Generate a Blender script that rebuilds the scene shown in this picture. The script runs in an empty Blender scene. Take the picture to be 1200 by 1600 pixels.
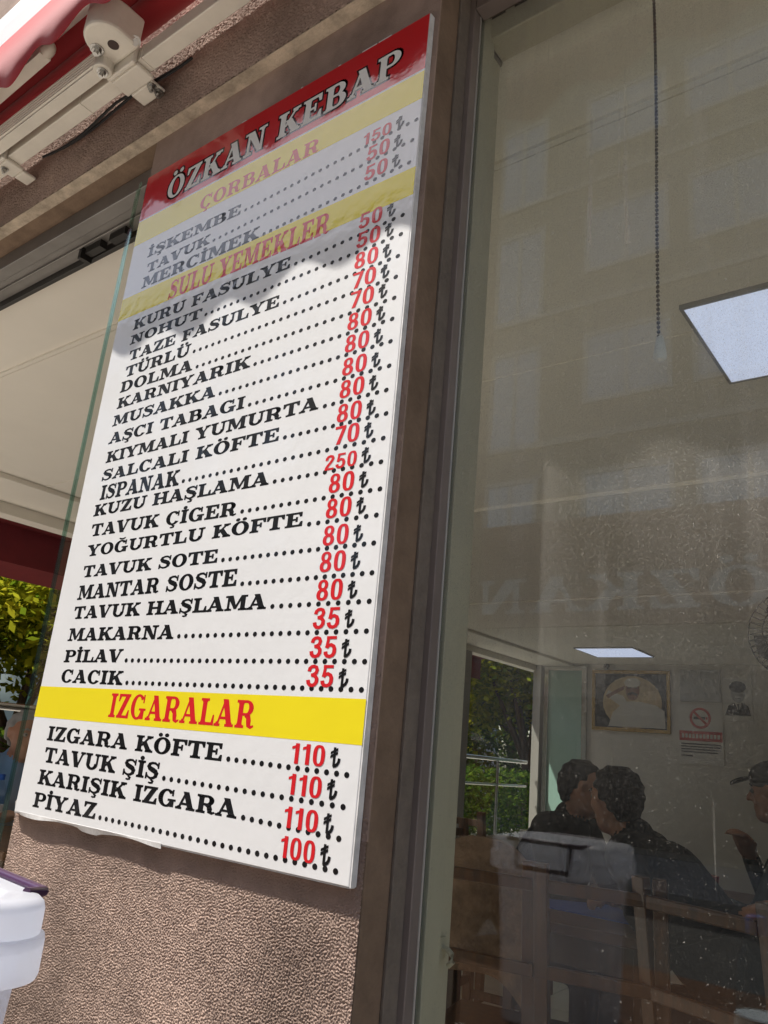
import bpy, bmesh, math, random
import numpy as np
from mathutils import Vector, Matrix

# ------------------------------------------------------------------ camera, sky, sun, exposure
S = bpy.context.scene
COL = S.collection
rnd = random.Random(7)

cam_d = bpy.data.cameras.new('camera')
cam = bpy.data.objects.new('camera', cam_d); COL.objects.link(cam)
cam_d.sensor_fit = 'VERTICAL'; cam_d.sensor_height = 24.0
FPX = 1231.621
cam_d.lens = 24.0 * FPX / 1600.0
cam_d.clip_start = 0.02; cam_d.clip_end = 600
def _basis():
    v = np.array([972.238 - 600, -3211.692 - 800, FPX]); v /= np.linalg.norm(v)
    h = np.array([-1043.078 - 600, 1025.659 - 800, FPX]); h /= np.linalg.norm(h)
    X = -h; Z = v; Y = np.cross(Z, X)
    return np.array([X, Y, Z])
R_ = _basis()
cam.matrix_world = Matrix([[R_[i][0], -R_[i][1], -R_[i][2], (0, 0, 1.25)[i]] for i in range(3)] + [[0, 0, 0, 1]])
S.camera = cam

SUNV = Vector((1.35, 1.0, -2.85)).normalized()          # direction the light travels
W = bpy.data.worlds.new('World'); S.world = W; W.use_nodes = True
nt = W.node_tree; nt.nodes.clear()
sky = nt.nodes.new('ShaderNodeTexSky'); sky.sky_type = 'NISHITA'; sky.sun_disc = False
sky.sun_elevation = math.asin(-SUNV.z)
sky.sun_rotation = math.atan2(-SUNV.x, -SUNV.y)
sky.air_density = 1.2; sky.dust_density = 2.0
bg = nt.nodes.new('ShaderNodeBackground'); bg.inputs['Strength'].default_value = 0.15
wo = nt.nodes.new('ShaderNodeOutputWorld')
nt.links.new(sky.outputs[0], bg.inputs[0]); nt.links.new(bg.outputs[0], wo.inputs[0])

sd = bpy.data.lights.new('sun', 'SUN'); sd.energy = 5.0; sd.angle = math.radians(0.5); sd.color = (1.0, 0.95, 0.87)
sun = bpy.data.objects.new('sun', sd); COL.objects.link(sun)
sun.rotation_euler = SUNV.to_track_quat('-Z', 'Y').to_euler(); sun.location = (-8, -6, 12)

S.view_settings.view_transform = 'Standard'; S.view_settings.look = 'None'
S.view_settings.gamma = 1.0; S.view_settings.use_curve_mapping = False
S.view_settings.exposure = 0.62
S.render.engine = 'CYCLES'
cy = S.cycles
cy.use_denoising = True
try: cy.denoiser = 'OPENIMAGEDENOISE'
except Exception: pass
cy.max_bounces = 10; cy.diffuse_bounces = 5; cy.glossy_bounces = 4
cy.transmission_bounces = 6; cy.transparent_max_bounces = 16
cy.caustics_reflective = False; cy.caustics_refractive = False
cy.sample_clamp_indirect = 6.0

# ------------------------------------------------------------------ materials
M = {}
def mat(name, col, rough=0.6, metal=0.0, spec=0.5, coat=0.0, coat_rough=0.05, var=0.0, var_scale=6.0, bump=0.0,
        bump_scale=60.0, bump_dist=0.002, emit=None, estr=0.0, var2=None, stretch=None, alpha=1.0, trans=0.0, sss=0.0):
    m = bpy.data.materials.new(name); m.use_nodes = True
    n = m.node_tree; b = n.nodes['Principled BSDF']
    b.inputs['Base Color'].default_value = (*col, 1); b.inputs['Roughness'].default_value = rough
    b.inputs['Metallic'].default_value = metal; b.inputs['Specular IOR Level'].default_value = spec
    b.inputs['Coat Weight'].default_value = coat; b.inputs['Coat Roughness'].default_value = coat_rough
    b.inputs['Transmission Weight'].default_value = trans
    b.inputs['Alpha'].default_value = alpha
    if emit: b.inputs['Emission Color'].default_value = (*emit, 1); b.inputs['Emission Strength'].default_value = estr
    tc = n.nodes.new('ShaderNodeTexCoord'); mp = n.nodes.new('ShaderNodeMapping')
    n.links.new(tc.outputs['Object'], mp.inputs[0])
    if stretch: mp.inputs['Scale'].default_value = stretch
    if var > 0:
        nz = n.nodes.new('ShaderNodeTexNoise'); nz.inputs['Scale'].default_value = var_scale; nz.inputs['Detail'].default_value = 6
        nz.inputs['Roughness'].default_value = 0.65
        n.links.new(mp.outputs[0], nz.inputs['Vector'])
        cr = n.nodes.new('ShaderNodeValToRGB')
        c2 = var2 or tuple(max(0, c * (1 - var)) for c in col); c1 = tuple(min(1, c * (1 + var * .6)) for c in col)
        cr.color_ramp.elements[0].position = 0.32; cr.color_ramp.elements[1].position = 0.66
        cr.color_ramp.elements[0].color = (*c2, 1); cr.color_ramp.elements[1].color = (*c1, 1)
        n.links.new(nz.outputs['Fac'], cr.inputs[0]); n.links.new(cr.outputs[0], b.inputs['Base Color'])
    if bump > 0:
        bz = n.nodes.new('ShaderNodeTexNoise'); bz.inputs['Scale'].default_value = bump_scale; bz.inputs['Detail'].default_value = 4
        n.links.new(mp.outputs[0], bz.inputs['Vector'])
        bp = n.nodes.new('ShaderNodeBump'); bp.inputs['Strength'].default_value = bump; bp.inputs['Distance'].default_value = bump_dist
        n.links.new(bz.outputs['Fac'], bp.inputs['Height']); n.links.new(bp.outputs[0], b.inputs['Normal'])
        if coat: n.links.new(bp.outputs[0], b.inputs['Coat Normal'])
    M[name] = m
    return m

mat('stucco', (.405, .297, .245), .95, spec=.12, var=.42, var_scale=3.6, bump=.6, bump_scale=420, bump_dist=.002)
mat('plaster', (.215, .15, .105), .9, spec=.2, var=.22, var_scale=14, bump=.5, bump_scale=120, bump_dist=.004)
mat('lintel_bounce_tone', (.50, .42, .33), .9, spec=.2, var=.4, var_scale=22, bump=.5, bump_scale=150, bump_dist=.004)  # lighter than the stucco: ground bounce painted into the colour
mat('putty', (.17, .14, .115), .8, var=.2, var_scale=25, bump=.6, bump_scale=90, bump_dist=.005)
mat('window_alu', (.20, .165, .15), .45, metal=.0, var=.15, var_scale=8)
mat('pale_alu', (.42, .40, .37), .4, metal=.2)
mat('gasket', (.012, .018, .018), .5)
mat('rail_alu', (.25, .235, .22), .42, metal=.5, var=.2, var_scale=5)
mat('dark_rail', (.04, .037, .034), .5, metal=.3)
mat('cream_wall', (.66, .61, .50), .7, var=.08, var_scale=5, bump=.25, bump_scale=30, bump_dist=.004)
mat('white_ceiling', (.84, .80, .72), .7, var=.04, var_scale=1.3)
mat('inner_wall', (.60, .57, .51), .8, var=.06, var_scale=2)
mat('vinyl_white', (.74, .74, .745), .45, var=.035, var_scale=4, spec=.12, coat=.92, coat_rough=.06, bump=.11, bump_scale=38, bump_dist=.004)
mat('vinyl_yellow', (.80, .66, .012), .45, var=.02, var_scale=5, spec=.12, coat=.92, coat_rough=.06, bump=.11, bump_scale=38, bump_dist=.004)
mat('vinyl_red', (.58, .008, .012), .45, spec=.12, coat=.92, coat_rough=.06, bump=.11, bump_scale=38, bump_dist=.004)
mat('print_red', (.60, .012, .018), .45, spec=.12, coat=.92, coat_rough=.06, bump=.11, bump_scale=38, bump_dist=.004)
mat('print_black', (.006, .0055, .006), .5, spec=.08, coat=.92, coat_rough=.06, bump=.11, bump_scale=38, bump_dist=.004)
mat('board_edge', (.70, .69, .68), .6, var=.2, var_scale=40)
mat('awning_paint', (.72, .68, .60), .38, var=.10, var_scale=9)
mat('bolt_steel', (.45, .44, .42), .3, metal=1.0)
mat('dark_hole', (.05, .03, .025), .7)
mat('cable_black', (.012, .012, .013), .45)
mat('rail_white', (.80, .79, .76), .35)
mat('wood', (.085, .034, .011), .42, var=.5, var_scale=7, stretch=(6, 6, .8), bump=.2, bump_scale=30)
mat('dark_wood', (.055, .026, .013), .45, var=.5, var_scale=7, stretch=(6, 6, .8))
mat('table_wood', (.11, .045, .016), .4, var=.35, var_scale=6, stretch=(1, 8, 1))
mat('steel', (.62, .62, .61), .25, metal=1.0)
mat('gold', (.42, .27, .08), .42, metal=.6, var=.3, var_scale=40)
mat('tile', (.56, .52, .46), .35, var=.15, var_scale=3)
mat('paving', (.46, .42, .37), .85, var=.25, var_scale=3, bump=.3, bump_scale=40)
mat('asphalt', (.045, .044, .043), .9, var=.3, var_scale=4)
mat('purple', (.05, .016, .055), .35)
mat('blue_cap', (.02, .10, .42), .35)
mat('label_white', (.72, .74, .76), .5)
mat('label_blue', (.05, .22, .55), .5)
mat('opp_wall', (.40, .35, .28), .9, var=.1, var_scale=.7)
mat('opp_trim', (.72, .67, .58), .8)
mat('opp_frame', (.80, .78, .74), .5)
mat('opp_glass', (.72, .76, .80), .12, metal=.55, spec=.9)
mat('opp_dark', (.03, .028, .026), .6)
mat('maroon', (.16, .012, .016), .8, var=.15, var_scale=6)
mat('sign_white', (.84, .82, .78), .5)
mat('far_wall', (.33, .30, .27), .9, var=.15, var_scale=.8)
mat('paper', (.62, .60, .55), .6)
mat('grey_panel', (.34, .335, .32), .5)
mat('sign_red', (.46, .05, .04), .55)
mat('ink', (.03, .03, .032), .6)
mat('skin', (.33, .155, .09), .5, var=.12, var_scale=20)
mat('hair_black', (.005, .0045, .0045), .75, spec=.2, bump=.9, bump_scale=260, bump_dist=.004, stretch=(1, 1, .25))
mat('hair_grey', (.25, .24, .23), .6, bump=.6, bump_scale=180)
mat('jacket_black', (.007, .007, .008), .8, bump=.4, bump_scale=40, bump_dist=.01)
mat('jacket_grey', (.016, .0155, .016), .85, bump=.4, bump_scale=40, bump_dist=.01)
mat('jacket_green', (.006, .017, .012), .85, bump=.4, bump_scale=40, bump_dist=.01)
mat('shirt_blue', (.16, .28, .45), .8, bump=.4, bump_scale=40, bump_dist=.01)
mat('sweater', (.24, .155, .10), .9, var=.4, var_scale=22, bump=.6, bump_scale=90, bump_dist=.008)
mat('trousers', (.025, .028, .04), .85, bump=.3, bump_scale=40, bump_dist=.008)
mat('shoe', (.02, .017, .015), .5)
mat('eye_white', (.22, .21, .20), .25)
mat('cap_cloth', (.022, .022, .020), .85)
mat('blue_rim', (.02, .07, .42), .4)
mat('bark', (.095, .055, .032), .9, var=.4, var_scale=6, bump=.8, bump_scale=14, bump_dist=.03)
mat('portrait_dark', (.02, .024, .035), .4)
mat('portrait_gold', (.52, .40, .24), .4, var=.3, var_scale=8)
mat('portrait_white', (.55, .53, .48), .4)
mat('portrait_skin', (.21, .095, .06), .4)
mat('lamp_on', (.9, .92, 1), .4, emit=(.62, .70, 1.0), estr=.50)
mat('lamp_frame', (.28, .27, .25), .5)
mat('chain_bead', (.07, .055, .05), .35, metal=.4)
mat('blind_cloth', (.62, .58, .50), .85)
mat('red_plastic', (.45, .03, .025), .35)
mat('cream_plastic', (.60, .55, .44), .4)

def leaf_mat(name, a, b_):
    m = bpy.data.materials.new(name); m.use_nodes = True; n = m.node_tree; n.nodes.clear()
    out = n.nodes.new('ShaderNodeOutputMaterial'); mix = n.nodes.new('ShaderNodeMixShader'); mix.inputs[0].default_value = .5
    d = n.nodes.new('ShaderNodeBsdfDiffuse'); t = n.nodes.new('ShaderNodeBsdfTranslucent')
    g = n.nodes.new('ShaderNodeNewGeometry'); cr = n.nodes.new('ShaderNodeValToRGB')
    cr.color_ramp.elements[0].color = (*a, 1); cr.color_ramp.elements[1].color = (*b_, 1)
    n.links.new(g.outputs['Random Per Island'], cr.inputs[0])
    n.links.new(cr.outputs[0], d.inputs[0]); n.links.new(cr.outputs[0], t.inputs[0])
    n.links.new(d.outputs[0], mix.inputs[1]); n.links.new(t.outputs[0], mix.inputs[2]); n.links.new(mix.outputs[0], out.inputs[0])
    M[name] = m
leaf_mat('leaf_a', (.10, .16, .010), (.50, .46, .03))
leaf_mat('leaf_b', (.020, .055, .008), (.09, .13, .015))

def fabric_mat():
    m = bpy.data.materials.new('awning_red'); m.use_nodes = True; n = m.node_tree; n.nodes.clear()
    out = n.nodes.new('ShaderNodeOutputMaterial'); mix = n.nodes.new('ShaderNodeMixShader'); mix.inputs[0].default_value = .13
    d = n.nodes.new('ShaderNodeBsdfPrincipled'); t = n.nodes.new('ShaderNodeBsdfTranslucent')
    d.inputs['Base Color'].default_value = (.40, .022, .030, 1); d.inputs['Roughness'].default_value = .8
    d.inputs['Sheen Weight'].default_value = .2
    t.inputs[0].default_value = (.30, .012, .02, 1)
    tc = n.nodes.new('ShaderNodeTexCoord'); w = n.nodes.new('ShaderNodeTexNoise'); w.inputs['Scale'].default_value = 700
    bp = n.nodes.new('ShaderNodeBump'); bp.inputs['Strength'].default_value = .5; bp.inputs['Distance'].default_value = .001
    n.links.new(tc.outputs['Object'], w.inputs['Vector']); n.links.new(w.outputs['Fac'], bp.inputs['Height']); n.links.new(bp.outputs[0], d.inputs['Normal'])
    n.links.new(d.outputs[0], mix.inputs[1]); n.links.new(t.outputs[0], mix.inputs[2]); n.links.new(mix.outputs[0], out.inputs[0])
    M['awning_red'] = m
fabric_mat()

def glass_mat(name, tint, ior=1.5, dirty=False, rough=0.0):
    m = bpy.data.materials.new(name); m.use_nodes = True; n = m.node_tree; n.nodes.clear()
    L = n.links.new
    out = n.nodes.new('ShaderNodeOutputMaterial')
    tr = n.nodes.new('ShaderNodeBsdfTransparent'); tr.inputs[0].default_value = (*tint, 1)
    gl = n.nodes.new('ShaderNodeBsdfGlossy'); gl.inputs['Roughness'].default_value = rough
    fr = n.nodes.new('ShaderNodeFresnel'); fr.inputs[0].default_value = ior
    geo = n.nodes.new('ShaderNodeNewGeometry')
    # Fresnel of a thin sheet: the same from both sides
    fl = n.nodes.new('ShaderNodeVectorMath'); fl.operation = 'DOT_PRODUCT'
    L(geo.outputs['Normal'], fl.inputs[0]); L(geo.outputs['Incoming'], fl.inputs[1])
    ab = n.nodes.new('ShaderNodeMath'); ab.operation = 'ABSOLUTE'; L(fl.outputs['Value'], ab.inputs[0])
    om = n.nodes.new('ShaderNodeMath'); om.operation = 'SUBTRACT'; om.inputs[0].default_value = 1; L(ab.outputs[0], om.inputs[1])
    pw = n.nodes.new('ShaderNodeMath'); pw.operation = 'POWER'; pw.inputs[1].default_value = 5; L(om.outputs[0], pw.inputs[0])
    f0 = ((ior - 1) / (ior + 1)) ** 2
    ma = n.nodes.new('ShaderNodeMath'); ma.operation = 'MULTIPLY_ADD'; ma.inputs[1].default_value = 1 - f0; ma.inputs[2].default_value = f0; L(pw.outputs[0], ma.inputs[0])
    mix = n.nodes.new('ShaderNodeMixShader'); L(ma.outputs[0], mix.inputs[0]); L(tr.outputs[0], mix.inputs[1]); L(gl.outputs[0], mix.inputs[2])
    n.nodes.remove(fr)
    last = mix
    if dirty:
        tc = n.nodes.new('ShaderNodeTexCoord')
        def ramp(src, p0, p1, v1=1.0):
            r = n.nodes.new('ShaderNodeMapRange'); r.inputs[1].default_value = p0; r.inputs[2].default_value = p1
            r.inputs[3].default_value = 0; r.inputs[4].default_value = v1; L(src, r.inputs[0]); return r.outputs[0]
        def noise(scale, detail, stretch=None):
            mp = n.nodes.new('ShaderNodeMapping'); L(tc.outputs['Object'], mp.inputs[0])
            if stretch: mp.inputs['Scale'].default_value = stretch
            z = n.nodes.new('ShaderNodeTexNoise'); z.inputs['Scale'].default_value = scale; z.inputs['Detail'].default_value = detail; L(mp.outputs[0], z.inputs['Vector']); return z.outputs['Fac']
        def addn(*s):
            a = s[0]
            for q in s[1:]:
                x = n.nodes.new('ShaderNodeMath'); x.operation = 'ADD'; L(a, x.inputs[0]); L(q, x.inputs[1]); a = x.outputs[0]
            return a
        def mul(a, b):
            x = n.nodes.new('ShaderNodeMath'); x.operation = 'MULTIPLY'; L(a, x.inputs[0]); L(b, x.inputs[1]); return x.outputs[0]
        def specks(scale, size, v, keep=.5):
            mp = n.nodes.new('ShaderNodeMapping'); L(tc.outputs['Object'], mp.inputs[0]); mp.inputs['Scale'].default_value = (1, 1, .75)
            nz = n.nodes.new('ShaderNodeTexNoise'); nz.inputs['Scale'].default_value = scale * .9
            L(mp.outputs[0], nz.inputs['Vector'])
            mx = n.nodes.new('ShaderNodeVectorMath'); mx.operation = 'MULTIPLY_ADD'; mx.inputs[1].default_value = (.012, .012, .012)
            L(nz.outputs['Color'], mx.inputs[0]); L(mp.outputs[0], mx.inputs[2])
            vo = n.nodes.new('ShaderNodeTexVoronoi'); vo.inputs['Scale'].default_value = scale; L(mx.outputs[0], vo.inputs['Vector'])
            sp = n.nodes.new('ShaderNodeSeparateColor'); L(vo.outputs['Color'], sp.inputs[0])
            lt = n.nodes.new('ShaderNodeMath'); lt.operation = 'GREATER_THAN'; lt.inputs[1].default_value = 1 - keep; L(sp.outputs[0], lt.inputs[0])
            return mul(ramp(vo.outputs['Distance'], size, size * .35, v), lt.outputs[0])
        streak = mul(ramp(noise(26, 3, (1.6, 1, .05)), .48, .72, .13), ramp(noise(9, 2), .35, .65))
        film = ramp(noise(9, 6, (1, 1, .3)), .22, .72, .115)
        runs = mul(ramp(noise(60, 2, (1, 1, .02)), .66, .73, .26), ramp(noise(4, 2), .50, .60))
        sx = n.nodes.new('ShaderNodeSeparateXYZ'); L(tc.outputs['Object'], sx.inputs[0])
        hz_ = n.nodes.new('ShaderNodeMapRange'); hz_.inputs[1].default_value = 1.15; hz_.inputs[2].default_value = 1.75; hz_.inputs[3].default_value = .05; hz_.inputs[4].default_value = 1.0; L(sx.outputs['Z'], hz_.inputs[0])
        film = mul(film, hz_.outputs[0]); streak = mul(streak, hz_.outputs[0])
        tot = addn(film, streak, runs, mul(specks(560, .42, .55, .75), hz_.outputs[0]), specks(330, .24, .36, .22), specks(150, .12, .5, .10))
        const = n.nodes.new('ShaderNodeMath'); const.operation = 'ADD'; const.inputs[1].default_value = .003; const.use_clamp = True; L(tot, const.inputs[0])
        df = n.nodes.new('ShaderNodeBsdfDiffuse'); df.inputs[0].default_value = (.62, .59, .54, 1)
        mx = n.nodes.new('ShaderNodeMixShader'); L(const.outputs[0], mx.inputs[0]); L(mix.outputs[0], mx.inputs[1]); L(df.outputs[0], mx.inputs[2])
        last = mx
    L(last.outputs[0], out.inputs[0])
    M[name] = m
glass_mat('pane_clear', (.93, .95, .93), 1.55)
glass_mat('pane_dirty', (.93, .95, .92), 1.62, dirty=True)
glass_mat('leaf_clear', (.985, .992, .988))
glass_mat('pane_edge', (.66, .82, .76), 1.5, rough=.1)
mat('green_glass', (.30, .46, .40), .25, spec=.6)

def plastic_mat():
    m = bpy.data.materials.new('box_plastic'); m.use_nodes = True; n = m.node_tree; n.nodes.clear(); L = n.links.new
    out = n.nodes.new('ShaderNodeOutputMaterial')
    d = n.nodes.new('ShaderNodeBsdfPrincipled'); d.inputs['Base Color'].default_value = (.88, .89, .93, 1); d.inputs['Roughness'].default_value = .28
    t = n.nodes.new('ShaderNodeBsdfTranslucent'); t.inputs[0].default_value = (.82, .84, .90, 1)
    tr = n.nodes.new('ShaderNodeBsdfTransparent'); tr.inputs[0].default_value = (.9, .92, .95, 1)
    a = n.nodes.new('ShaderNodeMixShader'); a.inputs[0].default_value = .60; L(d.outputs[0], a.inputs[1]); L(t.outputs[0], a.inputs[2])
    b = n.nodes.new('ShaderNodeMixShader'); b.inputs[0].default_value = .16; L(a.outputs[0], b.inputs[1]); L(tr.outputs[0], b.inputs[2])
    L(b.outputs[0], out.inputs[0]); M['box_plastic'] = m
plastic_mat()
glass_mat('bottle_plastic', (.88, .92, .95), 1.45, rough=.05)

# ------------------------------------------------------------------ mesh helpers
class MB:
    def __init__(s): s.v = []; s.f = []; s.m = []; s.mats = []
    def mi(s, m):
        if m is None: return 0
        if m not in s.mats: s.mats.append(m)
        return s.mats.index(m)
    def add(s, vs, fs, m=None):
        o = len(s.v); s.v += [tuple(v) for v in vs]; k = s.mi(m)
        for f in fs: s.f.append(tuple(i + o for i in f)); s.m.append(k)
    def box(s, x0, x1, y0, y1, z0, z1, m=None, T=None):
        vs = [Vector((x, y, z)) for z in (z0, z1) for y in (y0, y1) for x in (x0, x1)]
        if T is not None: vs = [T @ v for v in vs]
        s.add(vs, [(0, 2, 3, 1), (4, 5, 7, 6), (0, 1, 5, 4), (2, 6, 7, 3), (0, 4, 6, 2), (1, 3, 7, 5)], m)
    def tube(s, pts, rad, seg=10, m=None, caps=True):
        pts = [Vector(p) for p in pts]; n = len(pts)
        rr = rad if isinstance(rad, (list, tuple)) else [rad] * n
        vs = []; fs = []
        up = Vector((0, 0, 1))
        for i, p in enumerate(pts):
            d = (pts[min(i + 1, n - 1)] - pts[max(i - 1, 0)]).normalized()
            a = d.cross(up)
            if a.length < 1e-3: a = d.cross(Vector((1, 0, 0)))
            a.normalize(); b = d.cross(a)
            for k in range(seg):
                t = 2 * math.pi * k / seg
                vs.append(p + a * (rr[i] * math.cos(t)) + b * (rr[i] * math.sin(t)))
        for i in range(n - 1):
            for k in range(seg):
                k2 = (k + 1) % seg
                fs.append((i * seg + k, i * seg + k2, (i + 1) * seg + k2, (i + 1) * seg + k))
        if caps: fs.append(tuple(range(seg))[::-1]); fs.append(tuple((n - 1) * seg + k for k in range(seg)))
        s.add(vs, fs, m)
    def prism(s, poly, axis, a0, a1, m=None):
        """poly: 2-D outline in the two axes other than `axis` (cyclic order), extruded from a0 to a1"""
        n = len(poly)
        def P(u, v, w):
            return {'x': (w, u, v), 'y': (u, w, v), 'z': (u, v, w)}[axis]
        vs = [P(u, v, a0) for u, v in poly] + [P(u, v, a1) for u, v in poly]
        fs = [tuple(range(n)), tuple(range(2 * n - 1, n - 1, -1))] + [(i, i + n, (i + 1) % n + n, (i + 1) % n) for i in range(n)]
        s.add(vs, fs, m)
    def lathe(s, prof, c=(0, 0, 0), seg=24, m=None):
        vs = []; fs = []; n = len(prof)
        for r, z in prof:
            for k in range(seg):
                t = 2 * math.pi * k / seg; vs.append((c[0] + r * math.cos(t), c[1] + r * math.sin(t), c[2] + z))
        for i in range(n - 1):
            for k in range(seg):
                k2 = (k + 1) % seg; fs.append((i * seg + k, i * seg + k2, (i + 1) * seg + k2, (i + 1) * seg + k))
        fs.append(tuple(range(seg))[::-1]); fs.append(tuple((n - 1) * seg + k for k in range(seg)))
        s.add(vs, fs, m)
    def ball(s, c, r, m=None, seg=16, rings=10):
        r = r if isinstance(r, (tuple, list)) else (r, r, r); vs = []; fs = []
        for i in range(rings + 1):
            ph = math.pi * i / rings
            for k in range(seg):
                t = 2 * math.pi * k / seg
                vs.append((c[0] + r[0] * math.sin(ph) * math.cos(t), c[1] + r[1] * math.sin(ph) * math.sin(t), c[2] + r[2] * math.cos(ph)))
        for i in range(rings):
            for k in range(seg):
                k2 = (k + 1) % seg; fs.append((i * seg + k, (i + 1) * seg + k, (i + 1) * seg + k2, i * seg + k2))
        s.add(vs, fs, m)
    def build(s, name, m=None, parent=None, smooth=False, bevel=0.0, loc=None):
        me = bpy.data.meshes.new(name); me.from_pydata(s.v, [], s.f)
        mats = s.mats if s.mats else [m]
        for q in mats: me.materials.append(M[q] if isinstance(q, str) else q)
        if len(mats) > 1: me.polygons.foreach_set('material_index', s.m)
        bm = bmesh.new(); bm.from_mesh(me); bmesh.ops.recalc_face_normals(bm, faces=bm.faces); bm.to_mesh(me); bm.free()
        if smooth:
            me.polygons.foreach_set('use_smooth', [True] * len(me.polygons))
            me.set_sharp_from_angle(angle=math.radians(40))
        o = bpy.data.objects.new(name, me); COL.objects.link(o)
        if parent is not None: o.parent = parent
        if loc is not None: o.location = loc
        if bevel:
            b = o.modifiers.new('bevel', 'BEVEL'); b.width = bevel; b.segments = 2; b.limit_method = 'ANGLE'; b.angle_limit = math.radians(50)
        return o
def tag(o, label=None, cat=None, group=None, kind=None):
    for k, v in (('label', label), ('category', cat), ('group', group), ('kind', kind)):
        if v: o[k] = v
    return o
def thing(name, label, cat, loc=(0, 0, 0), rz=0.0, group=None, kind=None):
    o = bpy.data.objects.new(name, None); COL.objects.link(o); o.location = loc; o.rotation_euler = (0, 0, rz); o.empty_display_size = .1
    return tag(o, label, cat, group, kind)
def copy_tree(o, parent=None):
    c = o.copy(); COL.objects.link(c)
    if parent is not None: c.parent = parent
    for ch in [x for x in o.children]: copy_tree(ch, c)
    return c
def bx(name, d, m, parent, bevel=0.0):
    b = MB(); b.box(*d); return b.build(name, m, parent, bevel=bevel)

def relief(ny, nx, step, wl, seed, sharp=1.0):
    """grainy height field: noise filtered to one grain size, FFT"""
    r = np.random.default_rng(seed); a = np.fft.rfft2(r.standard_normal((ny, nx)))
    fy = np.fft.fftfreq(ny, step)[:, None]; fx = np.fft.rfftfreq(nx, step)[None, :]
    f = np.sqrt(fy ** 2 + fx ** 2); f0 = 1 / wl
    band = np.exp(-(np.log(np.maximum(f, 1e-3) / f0) / .62) ** 2) * (f0 / np.maximum(f, f0 * .3)) ** .5 + .35 * np.exp(-(f / (f0 * .12)) ** 2)
    h = np.fft.irfft2(a * band, s=(ny, nx)); h /= h.std()
    return np.tanh(h * sharp)
def grid_sheet(name, x0, x1, z0, z1, y, step, amp, wl, m, parent, seed, tiltfn=None):
    nx = int((x1 - x0) / step) + 1; nz = int((z1 - z0) / step) + 1
    X = np.linspace(x0, x1, nx); Z = np.linspace(z0, z1, nz)
    h = relief(nz, nx, step, wl, seed) * amp
    gx, gz = np.meshgrid(X, Z); gy = y - h
    co = np.stack([gx, gy, gz], -1).reshape(-1, 3)
    i = (np.arange(nz - 1)[:, None] * nx + np.arange(nx - 1)[None, :]).ravel()
    q = np.stack([i, i + 1, i + nx + 1, i + nx], -1)
    me = bpy.data.meshes.new(name)
    me.vertices.add(len(co)); me.vertices.foreach_set('co', co.ravel().astype(np.float32))
    me.loops.add(q.size); me.loops.foreach_set('vertex_index', q.ravel().astype(np.int32))
    me.polygons.add(len(q)); me.polygons.foreach_set('loop_start', np.arange(0, q.size, 4, dtype=np.int32))
    me.update(calc_edges=True); me.validate()
    me.polygons.foreach_set('use_smooth', np.ones(len(q), dtype=bool))
    me.materials.append(M[m])
    o = bpy.data.objects.new(name, me); COL.objects.link(o); o.parent = parent
    return o

# ------------------------------------------------------------------ the ground
b = MB(); b.box(-300, 300, -300, 300, -.5, -.16); tag(b.build('ground', 'asphalt'), kind='structure')
b = MB(); b.box(-14, 14, -2.1, .86, -.15, 0.0); b.box(-8.4, -5.5, .86, 22, -.15, 0.0)
tag(b.build('pavement', 'paving'), kind='structure')
b = MB(); b.box(-14, 14, -12.5, -8.2, -.15, -.01); tag(b.build('pavement', 'paving'), kind='structure')
# interior floor of square tiles
fb = MB(); s_ = .45
fb.box(-5.42, 3.2, .89, 10.7, -.15, .008, 'putty')
for i in range(-12, 7):
    for j in range(2, 24):
        x, y = i * s_, j * s_ + .03
        if x < -5.4 or x + s_ > 3.2 or y + s_ > 10.7: continue
        fb.box(x + .003, x + s_ - .003, y + .003, y + s_ - .003, .009, .013, 'tile')
tag(fb.build('floor', None), kind='structure')

# ------------------------------------------------------------------ the building with the restaurant
BLD = thing('restaurant_building', 'tan stucco corner building with a ground floor restaurant', 'building')
PX0, PX1, PY = -1.513, -.668, .8635
pil = MB(); pil.box(PX0, PX1, PY + .004, 1.03, 0, 2.648)
pil = pil.build('pillar', 'plaster', BLD, bevel=.004)
grid_sheet('stucco_face', PX0, PX1 + .0005, .62, 1.14, PY,   .00110, .0012, .0038, 'stucco', pil, 3)
b = MB(); b.box(PX0, PX1 + .001, PY, PY + .0035, 0, .6195); b.box(PX0, PX1 + .001, PY, PY + .0035, 1.1405, 2.645); b.build('stucco_face', 'stucco', pil)
grid_sheet('stucco_face', -.705, PX1 + .0005, 1.1405, 2.645, PY - .0002, .0017, .0011, .0052, 'stucco', pil, 9)
b = MB(); b.box(PX0 + .004, PX1 + .003, 1.031, 1.078, 0, 2.651); b.build('inner_reveal', 'cream_wall', pil, bevel=.004)
# lintel beam over the openings
lin = MB(); lin.prism([(.834, 2.649), (1.09, 2.652), (1.09, 3.3), (.834, 3.3)], 'x', -6.0, 3.2)
lin = lin.build('lintel', 'plaster', BLD)
grid_sheet('stucco_face', -2.75, -.30, 2.647, 3.16, .830, .0024, .0019, .0075, 'stucco', lin, 5)
b = MB(); b.box(-6, 3.2, .8312, .864, 2.6455, 2.6485); b.build('edge_strip', 'lintel_bounce_tone', lin)  # lintel underside, its paler colour stands in for light bounced off the ground
b = MB(); b.box(-6, -2.7505, .829, .8335, 2.649, 3.3); b.box(-.2995, 3.2, .829, .8335, 2.649, 3.3); b.box(-2.7505, -.2995, .829, .8335, 3.1605, 3.3); b.build('stucco_face', 'stucco', lin)
upm = MB(); upm.box(-6.0, 3.2, .80, 11, 3.302, 7.0); up = upm.build('upper_wall', 'stucco', BLD)
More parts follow.
